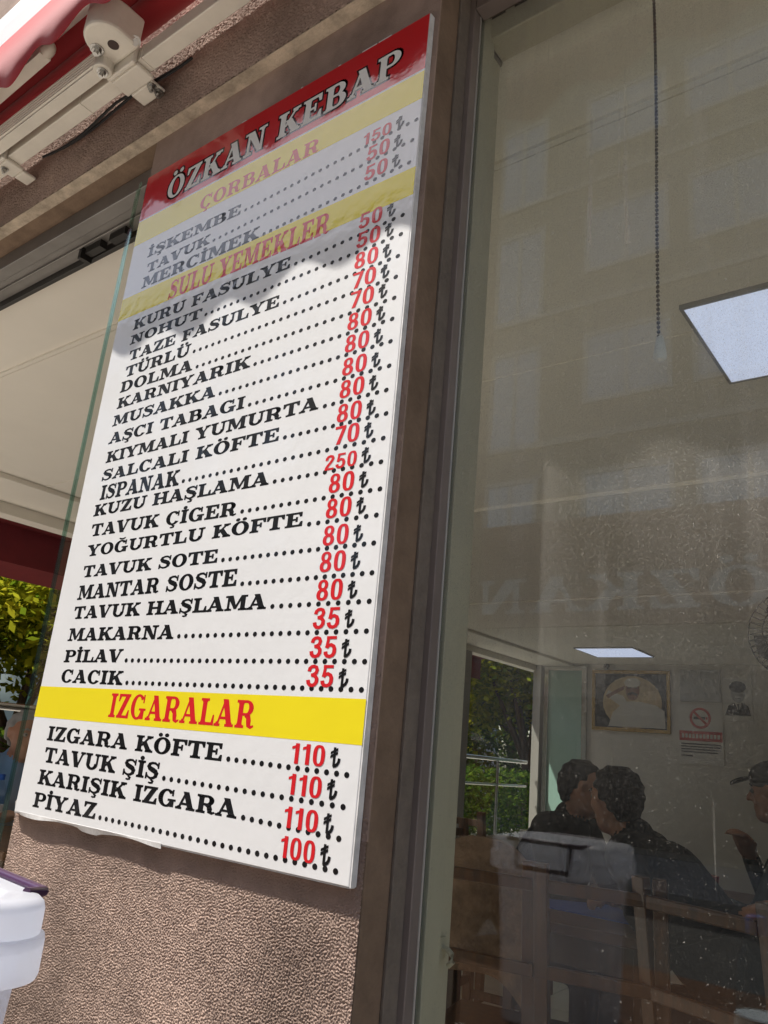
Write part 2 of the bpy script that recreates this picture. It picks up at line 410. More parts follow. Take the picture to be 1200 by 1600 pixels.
for wx in (-4.2, -1.4, 1.2):
    w = MB(); w.box(wx, wx + 1.3, .77, .799, 4.3, 5.8); w = w.build('window', 'opp_glass', BLD)
    f = MB(); f.box(wx - .07, wx, .75, .799, 4.23, 5.87); f.box(wx + 1.3, wx + 1.37, .75, .799, 4.23, 5.87); f.box(wx, wx + 1.3, .75, .799, 5.8, 5.87); f.box(wx, wx + 1.3, .75, .799, 4.23, 4.3); f.box(wx + .62, wx + .68, .755, .769, 4.3, 5.8)
    f.build('window_frame', 'opp_frame', w)
b = MB(); b.box(-1.515, -.30, 1.03, 1.08, 2.672, 2.70)
# ceiling with mouldings
cl = MB(); cl.box(-5.42, 3.2, 1.092, 10.72, 2.70, 2.90); ceil = cl.build('ceiling', 'white_ceiling', BLD)
b = MB()
for y0, h in ((1.405, .010), (1.43, .006), (2.44, .004), (3.86, .020)):
    b.box(-4.74, 3.19, y0, y0 + (.018 if y0 < 2 else (.008 if y0 < 3 else .05)), 2.70 - h, 2.6995)
b.box(-4.74, 3.19, 6.4, 6.45, 2.685, 2.6995)
b.build('moulding', 'white_ceiling', ceil)
bx('side_beam', (-5.42, -4.745, 1.092, 10.55, 2.665, 2.6985), 'white_ceiling', BLD, .004)
bx('side_header', (-5.42, -5.27, .90, 10.70, 2.585, 2.664), 'white_ceiling', BLD, .003)
bx('back_wall', (-5.24, 3.2, 10.55, 10.75, 0, 2.699), 'inner_wall', BLD)
bx('side_wall', (3.0, 3.2, .86, 10.549, 0, 2.699), 'inner_wall', BLD)
bx('corner_post', (-5.45, -5.25, .86, 1.06, .009, 2.63), 'window_alu', BLD, .004)
bx('side_post', (-5.36, -5.24, 8.42, 8.62, .009, 2.584), 'grey_panel', BLD, .004)
bx('back_post', (-5.31, -5.19, 10.44, 10.549, .009, 2.664), 'pale_alu', BLD, .004)
# window: frame strips, gasket, pane
wf = MB()
wf.box(PX1, PX1 + .006, .922, .953, .3, 2.645, 'putty')
wf.box(PX1, PX1 + .016, .9535, .974, .3, 2.645, 'window_alu')
wf.box(PX1, PX1 + .017, .9745, .9785, .3, 2.645, 'pale_alu')
wf.box(PX1, PX1 + .0135, .9788, .9845, .3, 2.645, 'gasket')
wf.box(PX1, PX1 + .016, .9915, 1.0305, .3, 2.645, 'cream_wall')
wf.box(PX1 + .02, 1.9, .945, 1.03, .25, .30, 'window_alu')
wf.box(PX1 + .017, 1.9, .9535, .9845, 2.615, 2.6448, 'window_alu')
wf.box(1.9, 1.95, .945, 1.03, .25, 2.645, 'window_alu')
wfo = wf.build('window_frame', None, BLD, bevel=.0015)
pn = MB()
pn.add([(PX1 + .004, .985, .3), (1.9, .985, .3), (1.9, .985, 2.645), (PX1 + .004, .985, 2.668)], [(0, 1, 2, 3)], 'pane_dirty')
pn.add([(PX1 + .004, .991, .3), (1.9, .991, .3), (1.9, .991, 2.645), (PX1 + .004, .991, 2.668)], [(3, 2, 1, 0)], 'pane_clear')
pn.build('window_pane', None, wfo)
bx('window_parapet', (PX1 + .001, 1.95, .90, 1.06, 0, .249), 'stucco', BLD)
bx('end_wall', (1.951, 3.0, .87, 1.06, 0, 2.668), 'stucco', BLD)
hk = MB(); hk.tube([(-.664, 1.05, .998), (-.652, 1.05, .998), (-.645, 1.05, .993), (-.643, 1.05, .984), (-.650, 1.05, .978)], .004, 8); hk.box(-.666, -.660, 1.042, 1.058, .985, 1.012)
tag(hk.build('curtain_hook', 'cream_plastic', None, smooth=True), 'small cream curtain hook on the inner side of the pillar behind the window', 'hook')
# sliding rail over the left opening
rl = MB()
rl.box(-5.2, PX0 - .012, .915, .955, 2.598, 2.648, 'rail_alu'); rl.box(-5.2, PX0 - .012, .9555, 1.03, 2.612, 2.648, 'rail_alu')
rl.box(-5.2, PX0 - .02, 1.031, 1.046, 2.592, 2.651, 'dark_rail'); rl.box(-5.2, PX0 - .02, .985, .992, 2.604, 2.6115, 'rail_alu')
rail = rl.build('track_rail', None, BLD, bevel=.002)
hw = MB()
for x in (-1.90, -2.02):
    q_ = MB(); q_.box(x, x + .075, 1.000, 1.022, 2.588, 2.6115); q_.build('track_carriage', 'dark_rail', rail)
hw.box(-2.045, -2.03, .993, 1.0305, 2.575, 2.6115)
hw.build('track_stop', 'dark_rail', rail)
# frameless glass leaf folded back beside the pillar
gl = thing('glass_door_leaf', 'frameless green edged glass leaf folded back beside the menu board', 'glass door', (-1.572, .877, 0))
def leaf(x, y0, y1, name):
    p = MB(); p.box(x - .0045, x + .0045, y0, y1, .03, 2.56, 'leaf_clear')
    # polished ends are tinted green
    p.box(x - .0046, x + .0046, y0 - .0012, y0 - .0002, .03, 2.56, 'pane_edge')
    return p.build(name, None, gl)
leaf(0, 0, .62, 'glass_sheet'); leaf(-.030, .012, .65, 'glass_sheet')
b = MB(); b.box(-.05, .012, .042, .085, 2.560, 2.5965); b.build('hinge_clamp', 'dark_rail', gl, bevel=.003)
# glazed door in the back wall
gd = MB(); gd.box(-5.17, -5.10, 10.50, 10.548, .01, 2.66); gd.box(-4.60, -4.53, 10.50, 10.548, .01, 2.66); gd.box(-5.10, -4.60, 10.50, 10.548, 2.60, 2.66); gd.box(-5.10, -4.60, 10.50, 10.548, .01, .10)
gd = gd.build('glazed_door', 'steel', BLD, bevel=.004)
bx('door_pane', (-5.10, -4.60, 10.525, 10.535, .10, 2.60), 'green_glass', gd)
b = MB(); b.box(-4.68, -4.655, 10.485, 10.50, 1.0, 1.25); b.build('handle', 'steel', gd)

# ------------------------------------------------------------------ menu board: slab lettering drawn stroke by stroke
ST, HT, SH = .225, .115, .10            # stem, thin stroke, slab height (cap height = 1)
def Rr(x0, y0, x1, y1): return [[(x0, y0), (x1, y0), (x1, y1), (x0, y1)]]
def stemp(x, w=ST): return Rr(x, 0, x + w, 1)
def slab(x, w, y, e=.10):
    """bracketed serif under (y=0) or over (y=1) a stem at x of width w"""
    k = 1 if y == 0 else -1
    return [[(x - e, y), (x + w + e, y), (x + w + e, y + k * SH), (x - e, y + k * SH)],
            [(x - e * .35, y + k * SH), (x + w + e * .35, y + k * SH), (x + w, y + k * (SH + .07)), (x, y + k * (SH + .07))]]
def diag(x0, y0, x1, y1, w): return [[(x0 - w / 2, y0), (x0 + w / 2, y0), (x1 + w / 2, y1), (x1 - w / 2, y1)]]
def ring(cx, cy, rx, ry, tx, ty, a0=0, a1=360, n=None, p=2.0):
    n = n or max(6, int(abs(a1 - a0) / 15)); out = []
    def pt(a, rx, ry):
        c, s = math.cos(math.radians(a)), math.sin(math.radians(a))
        return (cx + rx * math.copysign(abs(c) ** (2 / p), c), cy + ry * math.copysign(abs(s) ** (2 / p), s))
    for i in range(n):
        a, b_ = a0 + (a1 - a0) * i / n, a0 + (a1 - a0) * (i + 1) / n
        out.append([pt(a, rx, ry), pt(b_, rx, ry), pt(b_, rx - tx, ry - ty), pt(a, rx - tx, ry - ty)])
    return out
def spath(pts, ws):
    ws = ws if isinstance(ws, (list, tuple)) else [ws] * len(pts); L_, R2 = [], []
    for i, (x, y) in enumerate(pts):
        a = pts[max(i - 1, 0)]; c = pts[min(i + 1, len(pts) - 1)]
        dx, dy = c[0] - a[0], c[1] - a[1]; l = math.hypot(dx, dy) or 1
        nx, ny = -dy / l * ws[i] / 2, dx / l * ws[i] / 2
        L_.append((x + nx, y + ny)); R2.append((x - nx, y - ny))
    return [[L_[i], L_[i + 1], R2[i + 1], R2[i]] for i in range(len(pts) - 1)]
def dotp(cx, cy, rx, ry=None, n=14):
    ry = ry or rx
    return [[(cx + rx * math.cos(2 * math.pi * i / n), cy + ry * math.sin(2 * math.pi * i / n)) for i in range(n)]]
def ced(cx): return [spath([(cx, .02), (cx + .02, -.06), (cx + .11, -.12), (cx + .09, -.20), (cx - .02, -.235), (cx - .12, -.21)], [.09, .09, .09, .09, .08, .06])]
def glyph(ch):
    """-> (advance, [prims]); a prim is a list of convex outlines that do not overlap one another"""
    if ch == ' ': return .42, []
    if ch in 'İ': a, p = glyph('I'); return a, p + [dotp(a / 2, 1.16, .115)]
    if ch == 'Ö': a, p = glyph('O'); return a, p + [dotp(a / 2 - .17, 1.17, .105), dotp(a / 2 + .17, 1.17, .105)]
    if ch == 'Ü': a, p = glyph('U'); return a, p + [dotp(a / 2 - .16, 1.17, .105), dotp(a / 2 + .16, 1.17, .105)]
    if ch == 'Ş': a, p = glyph('S'); return a, p + ced(a / 2)
    if ch == 'Ç': a, p = glyph('C'); return a, p + ced(a / 2 + .03)
    if ch == 'Ğ': a, p = glyph('G'); return a, p + [ring(a / 2, 1.26, .22, .17, .07, .09, 195, 345)]
    e = .10
    if ch == 'I': return .50, [stemp(.14), slab(.14, ST, 0), slab(.14, ST, 1)]
    if ch == 'L': return .83, [stemp(.14), slab(.14, ST, 0), slab(.14, ST, 1), Rr(.14, 0, .80, HT), [[(.66, HT), (.80, HT), (.80, .40), (.73, .40)]]]
    if ch in 'EF':
        p = [stemp(.14), slab(.14, ST, 0), slab(.14, ST, 1), Rr(.14, 1 - HT, .79, 1), [[(.70, .70), (.79, .70), (.79, 1 - HT), (.64, 1 - HT)]], Rr(.30, .46, .57, .56), Rr(.52, .35, .60, .67)]
        if ch == 'E': p += [Rr(.14, 0, .83, HT), [[(.67, HT), (.83, HT), (.83, .33), (.75, .33)]]]
        return (.88 if ch == 'E' else .83), p
    if ch == 'T': return .90, [stemp(.34), slab(.34, ST, 0, .13), Rr(.03, 1 - HT, .87, 1), [[(.03, .68), (.11, .68), (.19, 1 - HT), (.03, 1 - HT)]], [[(.79, .68), (.87, .68), (.87, 1 - HT), (.71, 1 - HT)]]]
    if ch == 'H': return 1.06, [stemp(.14), stemp(.70), slab(.14, ST, 0), slab(.14, ST, 1), slab(.70, ST, 0), slab(.70, ST, 1), Rr(.3, .44, .75, .56)]
    if ch == 'N': return 1.02, [Rr(.16, 0, .27, 1), Rr(.76, 0, .87, 1), slab(.16, .11, 0, .13), slab(.76, .11, 1, .13), Rr(.02, 1 - SH, .2, 1), [[(.10, 1), (.42, 1), (.87, 0), (.66, 0)]]]
    if ch == 'M': return 1.22, [Rr(.15, 0, .26, 1), stemp(.86), slab(.15, .11, 0, .12), slab(.86, ST, 0), Rr(.03, 1 - SH, .2, 1), Rr(1.0, 1 - SH, 1.19, 1), [[(.12, 1), (.42, 1), (.66, .12), (.52, .12)]], [[(.52, .1), (.63, .1), (.98, 1), (.86, 1)]]]
    if ch == 'A': return 1.00, [diag(.15, 0, .47, 1, .10), diag(.77, 0, .46, 1, .27), slab(.11, .08, 0, .11), slab(.64, ST, 0, .10), Rr(.24, .26, .68, .36)]
    if ch == 'V': return .96, [diag(.46, 0, .20, 1, .27), diag(.50, 0, .80, 1, .10), slab(.10, ST, 1, .10), slab(.76, .08, 1, .11)]
    if ch == 'Y': return .96, [Rr(.37, 0, .37 + ST, .5), slab(.37, ST, 0, .12), diag(.47, .42, .21, 1, .26), diag(.50, .42, .78, 1, .11), slab(.10, ST, 1, .10), slab(.74, .09, 1, .11)]
    if ch == 'K': return 1.02, [stemp(.14), slab(.14, ST, 0), slab(.14, ST, 1), diag(.36, .36, .80, 1, .12), diag(.83, 0, .50, .62, .27), slab(.75, .09, 1, .12), slab(.70, ST, 0, .09)]
    if ch == 'Z': return .84, [Rr(.06, 1 - HT, .78, 1), Rr(.05, 0, .80, HT), diag(.19, 0, .66, 1, .27), [[(.06, .68), (.13, .68), (.22, 1 - HT), (.06, 1 - HT)]], [[(.64, HT), (.80, HT), (.80, .34), (.73, .34)]]]
    if ch == 'U': return 1.00, [Rr(.14, .36, .14 + ST, 1), Rr(.76, .36, .87, 1), slab(.14, ST, 1), slab(.76, .11, 1, .12), ring(.505, .36, .365, .375, .2, .13, 180, 360)]
    if ch == 'O': return .98, [ring(.49, .5, .44, .52, .235, .10)]
    if ch == 'C': return .92, [ring(.48, .5, .43, .52, .235, .10, 38, 325), Rr(.75, .64, .83, 1.0)]
    if ch == 'G': return 1.00, [ring(.48, .5, .43, .52, .235, .10, 40, 330), Rr(.75, .66, .83, 1.0), Rr(.66, .02, .87, .44), Rr(.56, .36, .96, .45)]
    if ch == 'S': return .82, [spath([(.72, .70), (.66, .85), (.52, .945), (.36, .94), (.22, .87), (.19, .74), (.27, .62), (.42, .54), (.57, .46), (.65, .34), (.63, .18), (.50, .07), (.34, .045), (.18, .13), (.10, .31)], [.05, .08, .105, .115, .15, .20, .24, .26, .25, .22, .17, .125, .105, .08, .05]), Rr(.68, .66, .755, 1.0), Rr(.06, 0, .135, .35)]
    if ch in 'PRB':
        p = [stemp(.14), slab(.14, ST, 0), slab(.14, ST, 1)]
        ly = .44
        if ch == 'B':
            p += [Rr(.3, .90, .52, 1), Rr(.3, .475, .54, .57), Rr(.3, 0, .54, .10), ring(.52, .74, .29, .26, .215, .10, -90, 90), ring(.54, .285, .33, .285, .235, .10, -90, 90)]
            return .92, p
        p += [Rr(.3, .90, .53, 1), Rr(.3, ly, .53, ly + .10), ring(.53, .72, .32, .28, .22, .10, -90, 90)]
        if ch == 'R':
            p += [spath([(.50, .48), (.64, .40), (.68, .25), (.70, .10), (.80, .04), (.93, .10)], [.16, .22, .23, .20, .12, .07])]; return .98, p
        return .88, p
    if ch == 'D': return .98, [stemp(.14), slab(.14, ST, 0), slab(.14, ST, 1), Rr(.3, .895, .50, 1), Rr(.3, 0, .50, .105), ring(.48, .5, .44, .5, .235, .105, -90, 90)]
    raise ValueError(ch)
def digit(ch):
    t = .165
    if ch == '0': return .60, [ring(.29, .5, .255, .51, t, .13, p=2.6, n=30)]
    if ch == '1': return .46, [Rr(.20, 0, .20 + t + .01, 1), [[(.05, .70), (.20, .76), (.20, .90), (.05, .83)]], [[(.20, .90), (.24, 1.0), (.30, 1.0), (.24, .8)]]]
    if ch == '2': return .60, [spath([(.115, .66), (.115, .80), (.18, .90), (.29, .94), (.40, .90), (.455, .79), (.43, .66), (.34, .50), (.22, .34), (.13, .18), (.115, .06)], t), Rr(.04, 0, .54, .14)]
    if ch == '3': return .60, [spath([(.105, .70), (.13, .84), (.21, .92), (.30, .935), (.40, .90), (.45, .77), (.42, .64), (.30, .545), (.20, .535)], t * .95), spath([(.26, .535), (.39, .49), (.465, .38), (.465, .23), (.40, .11), (.30, .065), (.20, .08), (.12, .17), (.095, .31)], t)]
    if ch == '5': return .60, [Rr(.10, .86, .52, 1), [[(.06, .46), (.19, .50), (.235, .86), (.11, .86)]], spath([(.12, .46), (.20, .575), (.31, .60), (.42, .54), (.465, .42), (.465, .24), (.40, .11), (.29, .065), (.18, .09), (.115, .17), (.095, .29)], t)]
    if ch == '7': return .56, [Rr(.04, .855, .52, 1), [[(.13, 0), (.305, 0), (.52, .86), (.36, .86)]]]
    if ch == '8': return .60, [ring(.29, .745, .225, .265, t * .9, .12, p=2.2, n=22), ring(.29, .275, .255, .285, t, .13, p=2.3, n=24)]
    if ch == '₺': return .66, [Rr(.20, .06, .345, 1), spath([(.24, .07), (.38, .085), (.50, .16), (.575, .28), (.60, .45)], [.15, .16, .165, .165, .16]), [[(.02, .47), (.47, .66), (.47, .79), (.02, .60)]], [[(.02, .66), (.47, .85), (.47, .97), (.02, .78)]]]
    raise ValueError(ch)
def grow(poly, d):
    n = len(poly); area = sum(poly[i][0] * poly[(i + 1) % n][1] - poly[(i + 1) % n][0] * poly[i][1] for i in range(n))
    s = 1 if area > 0 else -1; ln = []
    for i in range(n):
        (x0, y0), (x1, y1) = poly[i], poly[(i + 1) % n]; l = math.hypot(x1 - x0, y1 - y0)
        if l < 1e-7: continue
        nx, ny = s * (y1 - y0) / l, -s * (x1 - x0) / l
        ln.append((nx, ny, nx * x0 + ny * y0 + d))
    out = []
    for i in range(len(ln)):
        a, b_ = ln[i - 1], ln[i]; det = a[0] * b_[1] - a[1] * b_[0]
        if abs(det) < .08: out.append(((a[0] + b_[0]) / 2 * b_[2], (a[1] + b_[1]) / 2 * b_[2])); continue
        out.append(((a[2] * b_[1] - b_[2] * a[1]) / det, (a[0] * b_[2] - b_[0] * a[2]) / det))
    return out
def text_polys(s, fn, sp=.02):
    """natural width and [(prim outlines)] of a run"""
    x = 0; out = []
    for i, ch in enumerate(s):
        a, ps = fn(ch)
        for p in ps: out.append([[(q[0] + x, q[1]) for q in poly] for poly in p])
        x += a + (sp if i < len(s) - 1 else 0)
    return x, out
MMX, MMZ = -1.4953, 2.5212                    # board's upper left corner in the world
def lay(mb, s, fn, u0, u1, v0, v1, cap, lvl, m=None, grow_mm=0, sp=.02, lead=0.0):
    """print run s from u0 to u1 (mm), baseline v0 at u0 and v1 at u1, cap height cap; lvl = mm in front of the board"""
    w, prims = text_polys(s, fn, sp); sx = (u1 - u0) / w
    k = 0
    for pr in prims:
        k += 1; y = -(lvl + .005 * (k % 23)) / 1000
        for poly in pr:
            q = [(u0 + px * sx, (v0 + (v1 - v0) * (px / w)) - py * cap) for px, py in poly]
            if grow_mm: q = grow(q, grow_mm)
            mb.add([(u / 1000, y, -v / 1000) for u, v in q], [tuple(range(len(q)))], m)

BD = thing('menu_board', 'tall white, red and yellow restaurant price list board on the stucco pillar', 'menu board', (MMX, .850, MMZ))
pm = MB()
nu, nv = 26, 44; BWm, BHm = .8173, 1.4353
def bow(u, v):  # the sheet is not perfectly flat: it lifts a little at the foot
    return 0.0
b = MB(); b.box(0, BWm, 0, .0115, -BHm, 0); panel = b.build('panel', 'vinyl_white', BD, bevel=.0012)
b = MB(); b.box(BWm + .0002, BWm + .0022, .0006, .0118, -BHm, -.002); b.box(.0, BWm, .0012, .0118, -BHm - .0016, -BHm - .0002); b.build('edge_tape', 'board_edge', panel)
for y in (.0,):
    for (x, z) in ((.06, -.25), (.7, -.25), (.1, -1.2), (.7, -1.2)): bx('spacer', (x, x + .05, .0117, .0131, z - .03, z), 'dark_wood', panel)
    pass
def band(name, v0a, v0b, v1a, v1b, lvl, m):
    b = MB(); y = -lvl / 1000
    b.add([(0.0003, y, -v0a / 1000), (BWm - .0003, y, -v0b / 1000), (BWm - .0003, y, -v1b / 1000), (0.0003, y, -v1a / 1000)], [(0, 1, 2, 3)]); return b.build(name, m, BD)
band('header_band', 0.6, .6, 125, 125, .15, 'vinyl_red')
band('yellow_band', 129, 130, 196, 191, .15, 'vinyl_yellow')
band('yellow_band', 337, 333, 394, 389, .15, 'vinyl_yellow')
band('yellow_band', 1204, 1203, 1262, 1263, .15, 'vinyl_yellow')
def line(s, fn, u0, u1, v0, v1, cap, lvl, m, name, grow_mm=0, sp=.02, drop=0):
    """a printed line, every word a mesh of its own; words keep their place in the line"""
    tot = text_polys(s, fn, sp)[0]; sx = (u1 - u0) / tot; x = 0
    for i, wd in enumerate(s.split(' ')):
        w = text_polys(wd, fn, sp)[0]; a = u0 + x * sx; c = a + w * sx
        va, vc = (v0 + (v1 - v0) * (q - u0) / (u1 - u0) for q in (a, c))
        b = MB(); lay(b, wd, fn, a, c, va, vc, cap, lvl, grow_mm=grow_mm, sp=sp); b.build(name, m, BD)
        x += w + fn(' ')[0] + 2 * sp
line('ÖZKAN KEBAP', glyph, 92, 762, 106, 104, 60, .22, 'print_black', 'letter_outline', grow_mm=4.2, sp=.015)
line('ÖZKAN KEBAP', glyph, 92, 762, 106, 104, 60, .40, 'sign_white', 'header_lettering', sp=.015)
for args in (('ÇORBALAR', glyph, 229, 580, 187, 191, 34, .22), ('SULU YEMEKLER', glyph, 176, 634, 392, 394, 46, .22), ('IZGARALAR', glyph, 239, 610, 1252, 1253, 41, .22)):
    line(*args, 'print_red', 'heading_lettering', sp=0.0)
rows = [  # text, u0, u1, baseline left/right, cap, dots' height left/right, price, price baseline
    ('İŞKEMBE', 64, 376, 247, 252, 25, 248, 233, '150', 234), ('TAVUK', 73, 289, 291, 291, 24, 288, 274, '50', 274), ('MERCİMEK', 66, 444, 329, 335, 28, 331, 319, '50', 316),
    ('KURU FASULYE', 66, 546, 434, 437, 25, 433, 423, '50', 416), ('NOHUT', 66, 306, 470, 471, 22, 468, 460, '50', 455), ('TAZE FASULYE', 74, 531, 511, 513, 24, 509, 501, '80', 496),
    ('TÜRLÜ', 72, 289, 550, 550, 25, 546, 540, '70', 535), ('DOLMA', 65, 307, 585, 588, 25, 584, 579, '70', 572), ('KARNIYARIK', 66, 476, 623, 623, 24, 620, 617, '80', 613), ('MUSAKKA', 63, 391, 663, 663, 24, 660, 657, '80', 654),
    ('AŞCI TABAGI', 63, 478, 703, 705, 24, 701, 700, '80', 696), ('KIYMALI YUMURTA', 66, 662, 746, 744, 24, 742, 741, '80', 736), ('SALCALI KÖFTE', 64, 579, 786, 785, 24, 782, 781, '80', 778), ('ISPANAK', 72, 326, 828, 830, 31, 824, 821, '70', 816),
    ('KUZU HAŞLAMA', 61, 569, 862, 862, 24, 859, 859, '250', 857), ('TAVUK ÇİGER', 66, 500, 905, 908, 25, 903, 902, '80', 896), ('YOĞURTLU KÖFTE', 67, 659, 947, 943, 23, 942, 942, '80', 937), ('TAVUK SOTE', 67, 470, 990, 988, 23, 985, 984, '80', 980),
    ('MANTAR SOSTE', 65, 526, 1035, 1031, 28, 1029, 1028, '80', 1021), ('TAVUK HAŞLAMA', 64, 602, 1073, 1072, 24, 1069, 1069, '80', 1064), ('MAKARNA', 61, 387, 1116, 1116, 24, 1112, 1111, '35', 1106), ('PİLAV', 62, 251, 1157, 1156, 23, 1153, 1153, '35', 1148), ('CACIK', 65, 265, 1195, 1196, 24, 1192, 1191, '35', 1189),
    ('IZGARA KÖFTE', 59, 551, 1302, 1303, 25, 1299, 1302, '110', 1295), ('TAVUK ŞİŞ', 63, 408, 1341, 1343, 26, 1339, 1342, '110', 1336), ('KARIŞIK IZGARA', 58, 599, 1380, 1379, 25, 1376, 1381, '110', 1379), ('PİYAZ', 57, 258, 1420, 1419, 25, 1415, 1420, '100', 1417)]
ends = [809, 804, 802, 799, 799, 797, 797, 798, 798, 799, 801, 800, 804, 803, 803, 806, 804, 804, 806, 806, 806, 808, 807, 796, 795, 793, 793]
for (s, u0, u1, v0, v1, cap, d0, d1, pr, pv), ue in zip(rows, ends):
    line(s, glyph, u0, u1, v0, v1, cap, .10, 'print_black', 'lettering', grow_mm=.5, sp=-.005); b = MB()
    us = u1 + 13; n = max(2, round((ue - us) / 18.3))
    for i in range(n + 1):
        u = us + (ue - us) * i / n; v = d0 + (d1 - d0) * (u - us) / (ue - us)
        b.add([(x / 1000, -.00024, -y / 1000) for x, y in dotp(u, v, 4.5, 3.9)[0]], [tuple(range(14))])
    b.build('dot_leader', 'print_black', BD)
for r in rows:
    pr, pv = r[8], r[9]; h = 27.5 if pr.startswith('1') and pv > 1200 else 31
    if pr in ('150', '250'): h = 25
    u1 = 757; u0 = 703 if len(pr) == 2 else 690
    pb = MB(); lay(pb, pr, digit, u0, u1, pv, pv, h, .36, sp=.02); pb.build('price', 'print_red', BD)
    lb = MB(); lay(lb, '₺', digit, 764, 782, pv, pv - 1, 26, .38, grow_mm=.2); lb.build('lira_sign', 'print_black', BD)
# torn vinyl corner at the foot, little tabs at the head
b = MB()
n = 9
vs = []
for i in range(n):
    t = i / (n - 1); vs += [(-.004 - .020 * t, .002 + .012 * math.sin(t * 2.2), -1.415 - .004 * t), (-.002 - .016 * t, .003 + .016 * math.sin(t * 2.2), -1.4375 - .016 * t * t)]
b.add(vs, [(2 * i, 2 * i + 2, 2 * i + 3, 2 * i + 1) for i in range(n - 1)]); tc_ = b.build('curled_corner', 'board_edge', panel); q_ = tc_.modifiers.new('thick', 'SOLIDIFY'); q_.thickness = .0006; b = MB()
vs = []
for i in range(30):
    t = i / 29; u = .02 + .42 * t
    vs += [(u, -.0006, -1.4330), (u, .001 - .0015 * math.sin(t * 9), -1.4385 - .0025 * math.sin(t * 14) - (.003 if .45 < t < .62 else 0))]
b.add(vs, [(2 * i, 2 * i + 2, 2 * i + 3, 2 * i + 1) for i in range(29)])
for u, w in ((.325, .014), (.50, .005), (.60, .006), (.66, .035), (.70, .03)): bx('torn_tab', (u, u + w, .001, .006, .0002, .004), 'board_edge', panel)
torn = b.build('torn_film', 'board_edge', panel)
sol = torn.modifiers.new('thick', 'SOLIDIFY'); sol.thickness = .0006
# ------------------------------------------------------------------ awning above
AW = thing('retractable_awning', 'retracted red fabric awning with cream folding arms above the menu board', 'awning')
bar = MB(); bar.box(-3.6, 1.6, .735, .775, 2.75, 2.79); bar = bar.build('torsion_bar', 'awning_paint', AW, bevel=.003)
for x in (-1.69, -1.437, -2.3): bx('sleeve_joint', (x, x + .0025, .7335, .7765, 2.7485, 2.7915), 'awning_paint', bar)
def bolt(parent, p, ax, r=.011):
    b = MB(); a = Vector(ax).normalized(); P = Vector(p)
    b.tube([P, P + a * .003], r * 1.5, 14); b.tube([P + a * .003, P + a * .011], r, 6); b.tube([P + a * .011, P + a * .017], r * .55, 10)
    return b.build('bolt', 'bolt_steel', parent)
def clamp(x, full=True):
    """shoulder bracket gripping the torsion bar at x"""
    w = .052 if full else .03
    b = MB()
    b.box(x - w, x + w, .722, .7345, 2.738, 2.80); b.box(x - w, x + w, .7348, .785, 2.738, 2.7492); b.box(x - w * .8, x + w * .8, .785, .826, 2.738, 2.748)
    o = b.build('shoulder_bracket', 'awning_paint', AW, bevel=.004)
    if full:
        # round knuckle that carries the arm: a D outline lying nearly flat
        pts = [(.722, -.055)] + [(.672 - .055 * math.sin(math.radians(a)), -.055 * math.cos(math.radians(a))) for a in range(0, 181, 12)] + [(.722, .055)]
        k = MB(); k.prism([(x + .02 + dx, y) for y, dx in pts], 'z', 2.762, 2.845); kn = k.build('knuckle', 'awning_paint', o, smooth=False, bevel=.007)
        h = MB(); h.lathe([(.013, 0), (.013, .0012)], (x + .028, .682, 2.7605), 20); h.build('pivot_hole', 'dark_hole', kn)
        bolt(kn, (x - .016, .668, 2.762), (0, -.1, -1)); bolt(kn, (x + .068, .710, 2.775), (.6, -.2, -.8), .009)
        bolt(o, (x + .030, .795, 2.738), (0, 0, -1), .008); bolt(o, (x + .030, .815, 2.738), (0, 0, -1), .008)
    else:
        bolt(o, (x - .01, .75, 2.738), (0, 0, -1), .007)
    return o
clamp(-1.50); clamp(-2.075, False); clamp(.62)
# upper arm folded back along the bar: ribbed aluminium profile
def arm(x0, x1, y0, y1, z0, zh, name='arm', ribs=True):
    b = MB(); prof = [(0, 0), (.030, 0), (.030, zh), (0, zh)]
    if ribs:
        prof = [(0.004, 0), (.034, 0), (.036, zh), (.030, zh + .004), (.004, zh + .004)]
        for i in range(5):
            z = zh * (.92 - .17 * i); prof += [(0, z), (0, z - zh * .10), (.004, z - zh * .11), (.004, z - zh * .16)]
    n = len(prof)
    vs = [(x0, y0 + u, z0 + v) for u, v in prof] + [(x1, y1 + u, z0 + v) for u, v in prof]
    b.add(vs, [tuple(range(n)), tuple(range(n, 2 * n))] + [(i, i + n, (i + 1) % n + n, (i + 1) % n) for i in range(n)])
    return b.build(name, 'awning_paint', AW, bevel=.0012)
ua = arm(-1.55, -2.95, .684, .680, 2.742, .060)
e = MB(); e.lathe([(.023, 0), (.023, .05)], (-1.537, .702, 2.737), 20); e = e.build('arm_end', 'awning_paint', ua, bevel=.004)
bolt(e, (-1.537, .702, 2.737), (0, -.15, -1), .009)
fa = arm(-1.735, -2.95, .630, .645, 2.845, .04, ribs=False)
e = MB(); e.ball((-1.735, .645, 2.865), (.03, .018, .021)); e.build('arm_end', 'awning_paint', fa, smooth=True)
